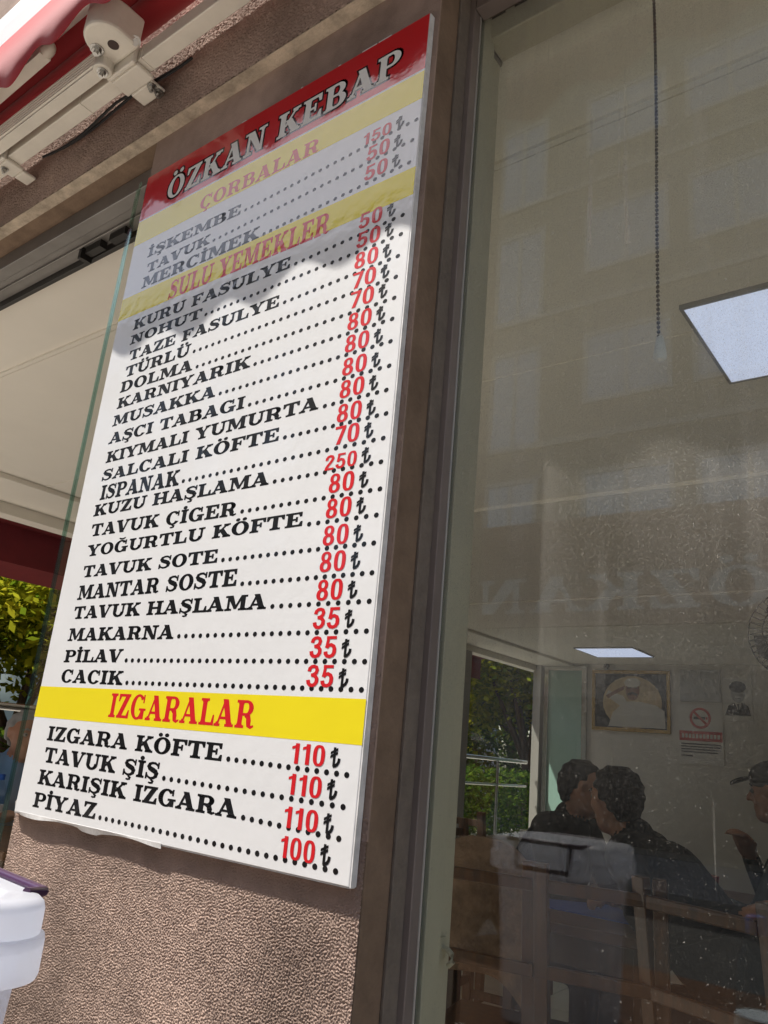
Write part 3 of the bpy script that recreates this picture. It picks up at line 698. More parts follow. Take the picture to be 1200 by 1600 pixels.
# fabric: roller at the wall side, sheet, front rail and scalloped valance
r = MB(); r.tube([(-3.55, .753, 2.928), (1.55, .753, 2.928)], .035, 20); r.build('roller', 'awning_red', AW, smooth=True)
f = MB(); vs = []; nx, ny = 60, 10
for i in range(nx + 1):
    for j in range(ny + 1):
        t = j / ny; x = -3.55 + 5.1 * i / nx
        vs.append((x, .753 - .10 * t, 2.964 + .012 * t - .022 * math.sin(math.pi * t) + .004 * math.sin(i * .9) * math.sin(math.pi * t)))
f.add(vs, [(i * (ny + 1) + j, (i + 1) * (ny + 1) + j, (i + 1) * (ny + 1) + j + 1, i * (ny + 1) + j + 1) for i in range(nx) for j in range(ny)])
fo = f.build('canopy', 'awning_red', AW, smooth=True); sm = fo.modifiers.new('thick', 'SOLIDIFY'); sm.thickness = .001
fr = MB(); fr.prism([(.6035, 2.905), (.645, 2.905), (.668, 2.93), (.668, 3.07), (.640, 3.10), (.606, 3.095), (.599, 3.02)], 'x', -3.6, 1.6)
fro = fr.build('front_rail', 'rail_white', AW, bevel=.004)
v = MB(); vs = []; nx = 420
for i in range(nx + 1):
    x = -3.55 + 5.1 * i / nx
    zb = 2.766 + .012 * (x + 1.4) - .022 * math.cos((x + 1.77) * 2 * math.pi / .205) + .004 * math.sin(x * 11)
    yy = .600 + .005 * math.sin(x * 9)
    vs += [(x, .5975, 2.935), (x, .598 + (yy - .598) * .6, 2.845), (x, yy, zb)]
v.add(vs, [(3 * i + k, 3 * i + 3 + k, 3 * i + 4 + k, 3 * i + 1 + k) for i in range(nx) for k in (0, 1)])
vo = v.build('valance', 'awning_red', AW, smooth=True); sm = vo.modifiers.new('thick', 'SOLIDIFY'); sm.thickness = .001
cbl = MB(); cbl.tube([(-1.98 + .04 * i, .800 + .006 * math.sin(i * .5), 2.768 - .012 * abs(math.sin(i * .35))) for i in range(17)], .004, 6); cbl.tube([(-1.9 + .04 * i, .808 + .004 * math.sin(i * .4 + 1), 2.775 - .014 * abs(math.sin(i * .3 + .5))) for i in range(14)], .004, 6)
tag(cbl.build('cable', 'cable_black', None, smooth=True), 'black cables sagging behind the awning bar', 'cable')

# ------------------------------------------------------------------ inside: blind, lamps, pictures
BL = thing('roller_blind', 'roller blind cassette with a dark bead chain at the top of the window', 'blind', (-.56, 1.045, 2.60))
b = MB(); b.prism([(-.03, 0), (.03, 0), (.034, .05), (.02, .072), (-.02, .072), (-.034, .05)], 'x', -.10, 1.6); cs = b.build('cassette', 'cream_plastic', BL, bevel=.003)
b = MB(); b.prism([(-.034, -.006), (.034, -.006), (.038, .05), (.022, .078), (-.022, .078), (-.038, .05)], 'x', -.112, -.101); b.build('end_cap', 'rail_alu', cs, bevel=.003)
b = MB()
for i in range(18): b.box(-.09 + i * .05, -.06 + i * .05, -.0342, -.0332, .045, .05)
b.build('slot', 'ink', cs)
b = MB()
n = 90
for i in range(n):
    z = .03 - .0081 * i
    b.ball((.197 + .003 * math.sin(i * .05) * (1 - i / n), .055, z), .0031, seg=10, rings=6)
b.tube([(.197, .055, .03), (.197, .055, .03 - .0081 * n)], .0007, 5)
b.build('bead_chain', 'chain_bead', BL, smooth=True)
b = MB(); b.lathe([(.004, 0), (.006, -.004), (.0095, -.026), (.0105, -.036), (.008, -.042), (.003, -.044)], (.198, .057, -.690), 14)
b.build('chain_weight', 'sign_white', BL, smooth=True)

def lamp(x, y, sz, z, label):
    L_ = thing('ceiling_light', label, 'ceiling light', (x, y, z), 0, 'square ceiling light panels')
    t = .011
    b = MB(); b.box(-sz / 2, sz / 2, -sz / 2, -sz / 2 + t, -.016, 0); b.box(-sz / 2, sz / 2, sz / 2 - t, sz / 2, -.016, 0); b.box(-sz / 2, -sz / 2 + t, -sz / 2 + t, sz / 2 - t, -.016, 0); b.box(sz / 2 - t, sz / 2, -sz / 2 + t, sz / 2 - t, -.016, 0)
    b.build('frame', 'lamp_frame', L_)
    b = MB(); b.box(-sz / 2 + t, sz / 2 - t, -sz / 2 + t, sz / 2 - t, -.013, -.005); b.build('diffuser', 'lamp_on', L_)
lamp(-.385, 2.555, .59, 2.699, 'square lit ceiling panel close behind the window, near the bead chain')
lamp(-3.72, 9.45, .74, 2.699, 'square lit ceiling panel near the back wall above the gold framed portrait')
lamp(-3.72, 5.9, .74, 2.699, 'square lit ceiling panel half way down the room') if False else None

# framed portrait: man in white on a gold oval
FP = thing('framed_portrait', 'gold framed portrait of a saluting man in white on the back wall', 'framed picture', (-3.925, 10.545, 2.215))
b = MB(); W2, H2 = .53, .40; t = .045
b.box(-W2, W2, -.03, 0, H2 - t, H2); b.box(-W2, W2, -.03, 0, -H2, -H2 + t); b.box(-W2, -W2 + t, -.03, 0, -H2 + t, H2 - t); b.box(W2 - t, W2, -.03, 0, -H2 + t, H2 - t)
b.build('frame', 'gold', FP, bevel=.006)
b = MB(); b.box(-W2 + t, W2 - t, -.010, -.002, -H2 + t, H2 - t, 'portrait_dark')
def flat(mb, pts, y, m): mb.add([(x, y, z) for x, z in pts], [tuple(range(len(pts)))], m)
def oval(cx, cz, rx, rz, n=26, a0=0, a1=360): return [(cx + rx * math.cos(math.radians(a0 + (a1 - a0) * i / n)), cz + rz * math.sin(math.radians(a0 + (a1 - a0) * i / n))) for i in range(n)]
flat(b, oval(.02, -.02, .40, .345), -.0106, 'portrait_gold')
flat(b, [(-.30, -.34), (-.24, -.16), (-.10, -.03), (.0, -.005), (.14, -.01), (.34, -.05), (.45, -.12), (.46, -.34)], -.0112, 'portrait_white')
flat(b, [(-.12, -.08), (-.34, .06), (-.30, .13), (-.10, .06), (-.04, -.02)], -.0116, 'portrait_white')
flat(b, [(-.34, .06), (-.16, .16), (-.07, .20), (-.09, .14), (-.25, .06), (-.30, .02)], -.012, 'portrait_skin')
flat(b, oval(.03, .14, .095, .135), -.0124, 'portrait_skin'); flat(b, oval(.03, .235, .11, .065), -.0128, 'portrait_white')
flat(b, [(-.045, .092), (.03, .118), (.105, .092), (.09, .066), (.03, .084), (-.03, .066)], -.0132, 'ink')
flat(b, [(-.04, .172), (.015, .178), (.015, .166), (-.04, .16)], -.0132, 'ink'); flat(b, [(.05, .178), (.10, .17), (.10, .158), (.05, .166)], -.0132, 'ink')
b.build('picture', None, FP)
NP = thing('notice_panel', 'blank grey notice panel on the back wall above the no smoking sign', 'panel', (-3.02, 10.545, 2.43))
bx('sheet', (-.25, .25, -.02, 0, -.20, .20), 'grey_panel', NP, .003)
NS = thing('no_smoking_sign', 'white no smoking sign with a red banner on the back wall', 'sign', (-3.03, 10.545, 1.87))
bx('sheet', (-.27, .27, -.012, 0, -.40, .33), 'paper', NS)
b = MB()
def flat_ring(cx, cz, r1, r2, y, m, n=32):
    for i in range(n):
        a, c = 2 * math.pi * i / n, 2 * math.pi * (i + 1) / n
        flat(b, [(cx + r1 * math.cos(a), cz + r1 * math.sin(a)), (cx + r1 * math.cos(c), cz + r1 * math.sin(c)), (cx + r2 * math.cos(c), cz + r2 * math.sin(c)), (cx + r2 * math.cos(a), cz + r2 * math.sin(a))], y, m)
flat(b, [(-.08, .145), (.06, .145), (.06, .175), (-.08, .175)], -.0132, 'ink'); flat(b, [(.066, .145), (.09, .145), (.09, .175), (.066, .175)], -.0132, 'sign_red')
flat_ring(0, .16, .13, .10, -.0136, 'sign_red'); flat(b, [(-.085, .225), (-.065, .245), (.085, .095), (.065, .075)], -.0138, 'sign_red')
flat(b, [(-.26, -.12), (.26, -.12), (.26, .0), (-.26, .0)], -.0132, 'sign_red')
for k in range(11): flat(b, [(-.23 + k * .043, -.085), (-.20 + k * .043, -.085), (-.20 + k * .043, -.035), (-.23 + k * .043, -.035)], -.0138, 'paper')
for k, w in enumerate((.24, .23, .24, .20)): flat(b, [(-.24, -.165 - k * .032), (w, -.165 - k * .032), (w, -.150 - k * .032), (-.24, -.150 - k * .032)], -.0132, 'ink')
flat(b, [(-.24, -.31), (-.10, -.31), (-.10, -.29), (-.24, -.29)], -.0132, 'ink')
b.build('print', None, NS)
PP = thing('portrait_print', 'small black and white portrait print of a man in a dark suit', 'picture', (-2.58, 10.545, 2.30))
bx('sheet', (-.17, .17, -.006, 0, -.28, .24), 'paper', PP)
b = MB(); flat(b, [(-.15, -.22), (-.11, -.10), (-.03, -.06), (.04, -.06), (.12, -.10), (.15, -.22)], -.0066, 'ink'); flat(b, [(-.035, -.06), (.045, -.06), (.01, -.18)], -.007, 'paper'); flat(b, [(-.008, -.08), (.022, -.08), (.014, -.18), (0, -.18)], -.0074, 'ink')
flat(b, oval(.005, .05, .085, .115), -.0072, 'grey_panel'); flat(b, oval(.005, .125, .098, .07), -.0076, 'ink'); flat(b, [(-.05, .075), (-.012, .08), (-.012, .068), (-.05, .06)], -.008, 'ink'); flat(b, [(.022, .08), (.06, .075), (.06, .06), (.022, .068)], -.008, 'ink'); flat(b, [(-.03, -.005), (.04, -.005), (.04, -.015), (-.03, -.015)], -.008, 'ink')
b.build('print', None, PP)
cm = MB(); cm.ball((-4.25, 10.50, 2.655), (.035, .045, .03)); cm.box(-4.28, -4.22, 10.50, 10.549, 2.66, 2.69)
tag(cm.build('security_camera', 'ink', None, smooth=True), 'small dark ceiling camera above the gold framed portrait', 'camera')

# standing fan at the edge of the window
FN = thing('standing_fan', 'black standing fan with a round wire guard behind the window', 'fan', (-.70, 4.0, .012))
b = MB(); b.lathe([(.20, 0), (.20, .02), (.05, .05), (.02, .06)], (0, 0, 0), 24); b.build('base', 'ink', FN)
b = MB(); b.tube([(0, 0, .05), (0, 0, 1.80)], .014, 10); b.build('pole', 'ink', FN)
b = MB()
for i in range(44):
    a = 2 * math.pi * i / 44
    b.tube([(.03 * math.cos(a), -.13, 1.92 + .03 * math.sin(a)), (.13 * math.cos(a), -.125, 1.92 + .13 * math.sin(a)), (.205 * math.cos(a), -.06, 1.92 + .205 * math.sin(a)), (.13 * math.cos(a), -.005, 1.92 + .13 * math.sin(a))], .0016, 4)
for rr, yy in ((.205, -.06), (.13, -.126), (.07, -.13)): b.tube([(rr * math.cos(2 * math.pi * i / 36), yy, 1.92 + rr * math.sin(2 * math.pi * i / 36)) for i in range(37)], .003, 5)
b.build('guard', 'ink', FN)
b = MB()
for k in range(4):
    a = k * math.pi / 2 + .4
    b.add([(.02 * math.cos(a), -.05, 1.92 + .02 * math.sin(a)), (.18 * math.cos(a - .35), -.07, 1.92 + .18 * math.sin(a - .35)), (.19 * math.cos(a + .1), -.06, 1.92 + .19 * math.sin(a + .1)), (.17 * math.cos(a + .5), -.045, 1.92 + .17 * math.sin(a + .5))], [(0, 1, 2, 3)])
bl_ = b.build('blade', 'jacket_grey', FN); sm = bl_.modifiers.new('thick', 'SOLIDIFY'); sm.thickness = .003
b = MB(); b.tube([(0, .10, 1.92), (0, -.02, 1.92)], .055, 16); b.tube([(0, 0, 1.76), (0, .03, 1.90)], .02, 8); b.build('motor', 'ink', FN, smooth=True)

# ------------------------------------------------------------------ furniture
def make_chair():
    t = thing('wooden_chair', 'x', 'chair', (0, 0, .013), 0, 'wooden chairs in the restaurant')
    w, d, h = .205, .20, .45
    b = MB(); b.box(-d, d + .01, -w, w, h - .03, h); b.build('seat', 'wood', t, bevel=.008)
    for sx, sy in ((1, 1), (1, -1)):
        b = MB(); b.box(d - .045, d - .005, sy * w - (.04 if sy > 0 else 0), sy * w + (0 if sy > 0 else .04), 0, h - .031); b.build('leg', 'wood', t, bevel=.003)
    for sy in (1, -1):
        y0 = sy * w - (.04 if sy > 0 else 0)
        b = MB(); b.prism([(-d, 0), (-d + .04, 0), (-d + .042, h), (-d - .035, .97), (-d - .07, .97), (-d - .002, h)], 'y', y0, y0 + .04); b.build('leg', 'wood', t, bevel=.003)
    b = MB()
    for z in (.66, .89):
        xo = -d - .01 - (z - h) * .09
        b.box(xo - .012, xo + .008, -w + .041, w - .041, z, z + .035)
    b.build('backrest', 'wood', t, bevel=.004)
    b = MB()
    for sy in (w - .03, -w + .01): b.box(-d + .041, d - .046, sy, sy + .02, .20, .235)
    b.box(-d + .01, -d + .03, -w + .041, w - .041, .26, .295); b.box(d - .035, d - .015, -w + .041, w - .041, .30, .335)
    b.build('stretcher', 'wood', t, bevel=.002)
    return t
def make_table():
    t = thing('wooden_table', 'x', 'table', (0, 0, .013), 0, 'wooden tables')
    b = MB(); b.box(-.40, .40, -.40, .40, .715, .75); b.build('table_top', 'table_wood', t, bevel=.005)
    for sx in (-1, 1):
        for sy in (-1, 1):
            b = MB(); b.box(sx * .35 - .03, sx * .35 + .03, sy * .35 - .03, sy * .35 + .03, 0, .714); b.build('leg', 'dark_wood', t, bevel=.004)
    b = MB()
    for s2 in (-1, 1): b.box(-.319, .319, s2 * .35 - .012, s2 * .35 + .012, .62, .713); b.box(s2 * .35 - .012, s2 * .35 + .012, -.319, .319, .62, .713)
    b.build('apron', 'dark_wood', t)
    return t
chair0 = make_chair(); table0 = make_table()
ch_used = []
def place(first, x, y, rz, label):
    o = first if first not in ch_used else copy_tree(first)
    ch_used.append(first); o.location = (x, y, .013); o.rotation_euler = (0, 0, rz); o['label'] = label; return o
place(table0, -1.36, 3.12, .05, 'wooden table between the two men leaning together')
place(table0, -2.62, 5.1, .0, 'empty wooden table deep in the room near the side railing')
place(table0, -1.22, 4.02, .1, 'wooden table in front of the man with a cap')
PI = math.pi
place(chair0, -1.06, 2.62, PI / 2 + .25, 'nearest wooden chair behind the window, seen from its back')
place(chair0, -.62, 2.60, PI / 2 - .3, 'wooden chair right of the nearest one, behind the mirrored box')
place(chair0, -1.37, 2.54, PI / 2 + .2, 'wooden chair at the left edge of the window by the pillar')
place(chair0, -.72, 3.02, PI + .1, 'wooden chair under the man in the dark grey jacket')
place(chair0, -1.92, 3.44, .1, 'wooden chair under the man in the black jacket')
place(chair0, -2.62, 4.45, PI / 2, 'wooden chair facing the empty table from the window side')
place(chair0, -3.2, 5.1, 0, 'wooden chair at the empty table on its railing side')
place(chair0, -.60, 3.80, PI, 'wooden chair under the man with a cap')
place(chair0, -4.20, 2.2, 0, 'wooden chair under the grey haired man in the blue shirt')
bt = place(table0, -3.55, 2.12, .1, 'wooden table in front of the grey haired man by the railing')

# tan jacket hung over the back of the chair by the pillar
b = MB(); vs = []; nu, nv = 26, 22
for i in range(nu + 1):
    u = -.17 + .34 * i / nu
    for j in range(nv + 1):
        t = j / nv * 2 - 1; at = abs(t)
        fold = .012 * math.sin(u * 34 + t * 3) * at
        x = -.262 + (.040 * math.copysign(min(1, at * 4), t)) + (.030 * at * (1 if t > 0 else -1)) + fold
        z = 1.0 - .045 * min(1, at * 3) ** 2 - (.40 if t < 0 else .34) * max(0, at - .12) - .09 * (abs(u) / .17) ** 3
        vs.append((x, u * (1 + .10 * at), z))
b.add(vs, [(i * (nv + 1) + j, (i + 1) * (nv + 1) + j, (i + 1) * (nv + 1) + j + 1, i * (nv + 1) + j + 1) for i in range(nu) for j in range(nv)])
jk = b.build('draped_jacket', 'sweater', None, smooth=True); q_ = jk.modifiers.new('thick', 'SOLIDIFY'); q_.thickness = .012
jk.location = (-1.50, 2.78, .013); jk.rotation_euler = (0, 0, PI / 2 + .2)
tag(jk, 'tan knitted jacket hung over the wooden chair by the pillar', 'jacket')
# ------------------------------------------------------------------ people
def capsules_to_mesh(caps, vox):
    """caps: [(p0, r0, p1, r1)] -> one remeshed continuous surface"""
    b = MB()
    for p0, r0, p1, r1 in caps:
        p0, p1 = Vector(p0), Vector(p1); d = p1 - p0; l = d.length
        seg = 14
        if l < 1e-5:
            b.ball(p0, r0, seg=seg, rings=9); continue
        pts, rr = [], []
        d /= l
        for k in range(5): a = math.pi / 2 * k / 5; pts.append(p0 - d * (r0 * math.cos(a))); rr.append(max(r0 * math.sin(a), r0 * .05))
        n = max(2, int(l / .05))
        for k in range(n + 1): pts.append(p0 + d * (l * k / n)); rr.append(r0 + (r1 - r0) * k / n)
        for k in range(1, 6): a = math.pi / 2 * k / 5; pts.append(p1 + d * (r1 * math.sin(a))); rr.append(max(r1 * math.cos(a), r1 * .05))
        b.tube(pts, rr, seg)
    o = b.build('tmp', 'skin'); o.modifiers.clear()
    rm = o.modifiers.new('r', 'REMESH'); rm.mode = 'VOXEL'; rm.voxel_size = vox
    sm = o.modifiers.new('s', 'SMOOTH'); sm.factor = .5; sm.iterations = 5
    dg = bpy.context.evaluated_depsgraph_get(); me = bpy.data.meshes.new_from_object(o.evaluated_get(dg))
    bpy.data.objects.remove(o)
    return me
def interp(a, b_, t): return Vector(a) * (1 - t) + Vector(b_) * t
def person(label, loc, rz, lean, head_fwd, head_drop, hands, top, hair, cat='person', sh=.19, scale=1.0, cap=False, vox=.011, head_yaw=0.0, sleeve=True):
    """seated figure facing +x; lean = how far the shoulders come forward; hands: two (x, y, z) goals"""
    T = thing('person', label, cat, loc, rz)
    hip = Vector((0, 0, .53)); chest = Vector((lean * .75, 0, .53 + .36)); neck = Vector((lean, 0, .53 + .36 + .20 - lean * .12))
    hd = neck + Vector((head_fwd, 0, .165 - head_drop))
    C_top, C_skin, C_leg, C_shoe = [], [], [], []
    C_top += [(hip + Vector((0, .085, 0)), .125, hip + Vector((0, -.085, 0)), .125), (hip, .145, interp(hip, chest, .5), .145),
              (chest + Vector((0, .075, -.05)), .13, chest + Vector((0, -.075, -.05)), .13), (interp(hip, chest, .5), .150, chest, .150), (chest, .14, neck + Vector((-.01, 0, -.06)), .095),
              (neck + Vector((-.02, sh - .03, -.06)), .078, neck + Vector((-.02, -sh + .03, -.06)), .078), (neck + Vector((-.015, 0, -.03)), .073, neck + Vector((-.01, 0, .0)), .063)]
    C_skin += [(neck + Vector((0, 0, -.02)), .054, hd + Vector((-.02, 0, -.06)), .052)]
    cy_, sy_ = math.cos(head_yaw), math.sin(head_yaw)
    def H(x, y, z): return hd + Vector((x * cy_ - y * sy_, x * sy_ + y * cy_, z))
    C_skin += [(H(-.02, 0, .03), .083, H(.005, 0, .025), .080), (H(.015, 0, -.03), .068, H(.025, 0, -.07), .050), (H(.045, 0, -.095), .026, H(.05, 0, -.09), .026),
               (H(.080, 0, .012), .011, H(.100, 0, -.028), .015), (H(.066, .030, .022), .016, H(.066, -.030, .022), .016), (H(.070, .018, -.060), .012, H(.070, -.018, -.060), .012),
               (H(-.005, .079, -.005), .012, H(.008, .082, .026), .016), (H(-.005, -.079, -.005), .012, H(.008, -.082, .026), .016), (H(.05, .04, -.02), .024, H(.05, -.04, -.02), .024)]
    for s2, hg in zip((1, -1), hands):
        shp = neck + Vector((-.02, s2 * sh, -.075)); hg = Vector(hg)
        d = hg - shp; l = min(d.length, .54); hg = shp + d.normalized() * l
        mid = (shp + hg) / 2; bend = math.sqrt(max(.0, .285 ** 2 - (l / 2) ** 2))
        out = Vector((-.15, s2 * .55, -.8)); out -= out.project(d); out.normalize(); el = mid + out * bend
        C_top += [(shp, .066, el, .050), (el, .050, interp(el, hg, .86), .037)]
        f = (hg - el).normalized(); side = f.cross(Vector((0, 0, 1))).normalized(); dn = side.cross(f)
        if dn.z > 0: dn = -dn
        C_skin += [(interp(el, hg, .84), .030, interp(el, hg, .98), .026), (hg, .026, hg + f * .05, .030), (hg + side * .02, .022, hg + side * .025 + f * .06, .020), (hg - side * .02, .022, hg - side * .025 + f * .06, .020)]
        for k, ln in enumerate((.034, .042, .038, .028)):
            base = hg + f * .072 + side * (.032 - .0215 * k)
            k1 = base + f * ln + dn * .012; k2 = k1 + f * (ln * .45) + dn * (ln * .65); k3 = k2 - f * .004 + dn * ln * .5
            C_skin += [(base, .0105, k1, .0098), (k1, .0098, k2, .009), (k2, .009, k3, .008)]
        th = hg + f * .02 + side * (s2 * .034); t1 = th + f * .035 + side * (s2 * .022) + dn * .012; t2 = t1 + f * .03 + dn * .01
        C_skin += [(th, .014, t1, .012), (t1, .012, t2, .010)]
    for s2 in (1, -1):
        hp = Vector((.02, s2 * .10, .50)); kn = Vector((.44, s2 * .13, .50)); an = Vector((.42, s2 * .13, .09))
        C_leg += [(hp, .088, kn, .062), (kn, .062, an, .045)]
        C_shoe += [(an + Vector((-.02, 0, -.045)), .040, an + Vector((.17, 0, -.052)), .034)]
    groups = ((C_top, top), (C_skin, 'skin'), (C_leg, 'trousers'), (C_shoe, 'shoe'))
    me = capsules_to_mesh([c for g, _ in groups for c in g], vox)
    me.materials.clear()
    for _, m in groups: me.materials.append(M[m])
    co = np.empty(len(me.vertices) * 3); me.vertices.foreach_get('co', co); co = co.reshape(-1, 3)
    best = np.full(len(co), 1e9); which = np.zeros(len(co), int)
    for gi, (g, _) in enumerate(groups):
        for p0, r0, p1, r1 in g:
            p0, p1 = np.array(p0), np.array(p1); d = p1 - p0; t = np.clip(((co - p0) @ d) / max(d @ d, 1e-9), 0, 1)
            ds = np.linalg.norm(co - (p0 + t[:, None] * d), axis=1) - (r0 + (r1 - r0) * t)
            mk = ds < best; best[mk] = ds[mk]; which[mk] = gi
    lv = np.empty(len(me.loops), int); me.loops.foreach_get('vertex_index', lv); ls = np.empty(len(me.polygons), int); me.polygons.foreach_get('loop_start', ls)
    me.polygons.foreach_set('material_index', which[lv[ls]].astype(np.int32)); me.polygons.foreach_set('use_smooth', np.ones(len(me.polygons), bool)); me.update()
    o = bpy.data.objects.new('body', me); COL.objects.link(o); o.parent = T
    # hair shell
    hc = []
    for a in range(0, 360, 24):
        for (rr, zz) in ((.030, .100), (.060, .080), (.077, .047), (.080, .014), (.076, -.016), (.064, -.046)):
            ca = math.cos(math.radians(a)); 
            if ca > .55 and zz < .07: continue
            if ca > .1 and zz < .03: continue
            if ca > -.35 and zz < 0: continue
            if ca > -.6 and zz < -.03: continue
            hc.append((H(-.016 + rr * ca * 1.06, rr * math.sin(math.radians(a)), zz + .006 * math.sin(a * 3.7)), .020, H(-.016 + rr * ca * 1.02, rr * math.sin(math.radians(a)), zz + .006), .018))
    if not cap or True:
        hm = capsules_to_mesh(hc, .009); hm.materials.clear(); hm.materials.append(M[hair]); hm.polygons.foreach_set('use_smooth', np.ones(len(hm.polygons), bool))
        ho = bpy.data.objects.new('hair', hm); COL.objects.link(ho); ho.parent = T
    eb = MB()
    for s2 in (.031, -.031): eb.ball(H(.076, s2, .006), .0105, 'eye_white', 10, 8); eb.ball(H(.0835, s2, .006), .0052, 'ink', 8, 6)
    eb.build('eyes', None, T, smooth=True)
    bw = MB()
    for s2 in (1, -1): bw.tube([H(.082, s2 * .014, .028), H(.084, s2 * .032, .033), H(.074, s2 * .052, .026)], [.004, .005, .003], 6)
    bw.build('eyebrows', hair, T, smooth=True)
    if cap:
        cb = MB(); cb.ball(H(-.012, 0, .062), (.108, .100, .075), seg=22, rings=12)
        br = [(H(.075 + .095 * math.cos(a), .082 * math.sin(a), .052 - .03 * math.cos(a) ** 2)) for a in [math.pi * (-.5 + i / 14) for i in range(15)]]
        br2 = [v_ + Vector((0, 0, .010)) for v_ in br]; n = len(br)
        cb.add(br + br2, [tuple(range(n)), tuple(range(n, 2 * n))] + [(i, i + 1, i + 1 + n, i + n) for i in range(n - 1)] + [(n - 1, 0, n, 2 * n - 1)])
        co_ = cb.build('cap', 'cap_cloth', T, smooth=True)
        pb_ = MB(); pb_.ball(H(.088, 0, .085), (.008, .022, .014), seg=10, rings=8); pb_.build('badge', 'paper', co_, smooth=True)
    return T
person('man in a black jacket leaning right towards the man in dark grey', (-1.84, 3.44, .013), -.05, .30, .06, .05, ((.60, .10, .80), (.58, -.08, .80)), 'jacket_black', 'hair_black', head_yaw=.3)
person('man in a dark grey jacket hunched to the left over the wooden table', (-.68, 3.02, .013), PI + .10, .42, .07, .055, ((-.02, .42, .90), (.50, -.12, .80)), 'jacket_grey', 'hair_black', head_yaw=-.55)
person('man in a dark cap and dark green jacket at the right of the window', (-.62, 3.80, .013), PI + .05, .12, .06, .02, ((.45, .14, .80), (.30, -.05, .98)), 'jacket_green', 'hair_black', cap=True)
person('grey haired man in a light blue shirt by the steel railing', (-4.12, 2.2, .013), -.15, .24, .05, .06, ((.45, .14, .79), (.42, -.10, .80)), 'shirt_blue', 'hair_grey')
person('person in a brown sweater at the outdoor table, seen mirrored in the window', (-1.52, -.18, 0.0), -.1, .16, .05, .02, ((.50, .12, .82), (.52, -.02, .82)), 'sweater', 'hair_grey')
oc = copy_tree(chair0); oc.location = (-1.60, -.18, 0); oc.rotation_euler = (0, 0, -.1); oc['label'] = 'wooden chair outdoors under the person in the brown sweater'
# things on the tables
def bottle(x, y, z, s, label, text=False):
    t = thing('water_bottle', label, 'bottle', (x, y, z)); t.scale = (s, s, s)
    b = MB(); b.lathe([(.030, 0), (.036, .006), (.037, .03), (.035, .045), (.037, .06), (.037, .10), (.0355, .112), (.037, .124), (.037, .17), (.030, .205), (.016, .235), (.0135, .250)], (0, 0, 0), 24); b.build('bottle_body', 'bottle_plastic', t, smooth=True)
    b = MB(); b.lathe([(.0385, .066), (.0385, .122)], (0, 0, 0), 24); lb_ = b.build('paper_label', 'label_white', t, smooth=True)
    b = MB(); b.lathe([(.0388, .066), (.0388, .082)], (0, 0, 0), 24); b.build('label_stripe', 'label_blue', lb_, smooth=True)
    b = MB(); b.lathe([(.0165, .240), (.0165, .265), (.014, .268)], (0, 0, 0), 20); b.build('cap', 'blue_cap', t, smooth=True)
    return t
bottle(-.362, .435, .781, 1.0, 'large water bottle with a blue cap on the outdoor table, mirrored in the window')
bottle(-3.72, 2.02, .764, .9, 'small water bottle on the table of the grey haired man')
OT = place(table0, -.62, .02, 0, 'outdoor wooden table under the white storage box'); OT.location = (-.66, .10, .029); OT.scale = (1.3, 1.02, 1.0)
b = MB(); b.box(-.36, .34, -.14, .16, 0, .006); tb = b.build('blue_tray', 'blue_rim', None, bevel=.002); tb.location = (-1.32, 3.08, .764); tag(tb, 'flat blue tray on the table between the two leaning men', 'tray')
b = MB(); b.box(-.06, .06, -.04, .04, 0, .11); nb = b.build('napkin_holder', 'steel', None, bevel=.004); nb.location = (-2.45, 4.85, .764); tag(nb, 'shiny steel napkin holder on the empty wooden table', 'napkin holder')
cp = MB(); cp.lathe([(.028, 0), (.038, .10), (.040, .105)], (0, 0, 0), 20); cp = cp.build('paper_cup', 'red_plastic', None, smooth=True); cp.location = (-1.10, 3.90, .764); tag(cp, 'red cup on the table in front of the man with a cap', 'cup')
sb = MB(); sb.lathe([(.03, 0), (.034, .02), (.034, .09), (.02, .12), (.008, .15)], (0, 0, 0), 20); sb = sb.build('sauce_bottle', 'cream_plastic', None, smooth=True); sb.location = (-1.22, 3.88, .764); tag(sb, 'cream squeeze bottle beside the red cup', 'sauce bottle')
# white storage box on the outdoor table
BX = thing('storage_box', 'white translucent plastic storage box with purple handles on the outdoor table', 'storage box', (-.761, .313, .781), math.radians(-5.7))
def rrect(hx, hy, r, n=10):
    out = []
    for cx, cy2, a0 in ((hx - r, hy - r, 0), (-hx + r, hy - r, 90), (-hx + r, -hy + r, 180), (hx - r, -hy + r, 270)):
        for i in range(n + 1): a = math.radians(a0 + 90 * i / n); out.append((cx + r * math.cos(a), cy2 + r * math.sin(a)))
    return out
def shell(mb, rings):
    n = len(rings[0][0]); vs = []
    for ring_, z in rings: vs += [(x, y, z) for x, y in ring_]
    fs = [(i * n + k, i * n + (k + 1) % n, (i + 1) * n + (k + 1) % n, (i + 1) * n + k) for i in range(len(rings) - 1) for k in range(n)]
    fs.append(tuple(range(n))); fs.append(tuple((len(rings) - 1) * n + k for k in range(n)))
    mb.add(vs, fs)
HX, HY = .125, .120
b = MB(); shell(b, [(rrect(HX - .032, HY - .030, .022), 0), (rrect(HX - .029, HY - .027, .024), .004), (rrect(HX - .022, HY - .021, .026), .17), (rrect(HX - .015, HY - .015, .028), .285)])
b.build('box_body', 'box_plastic', BX, smooth=True)
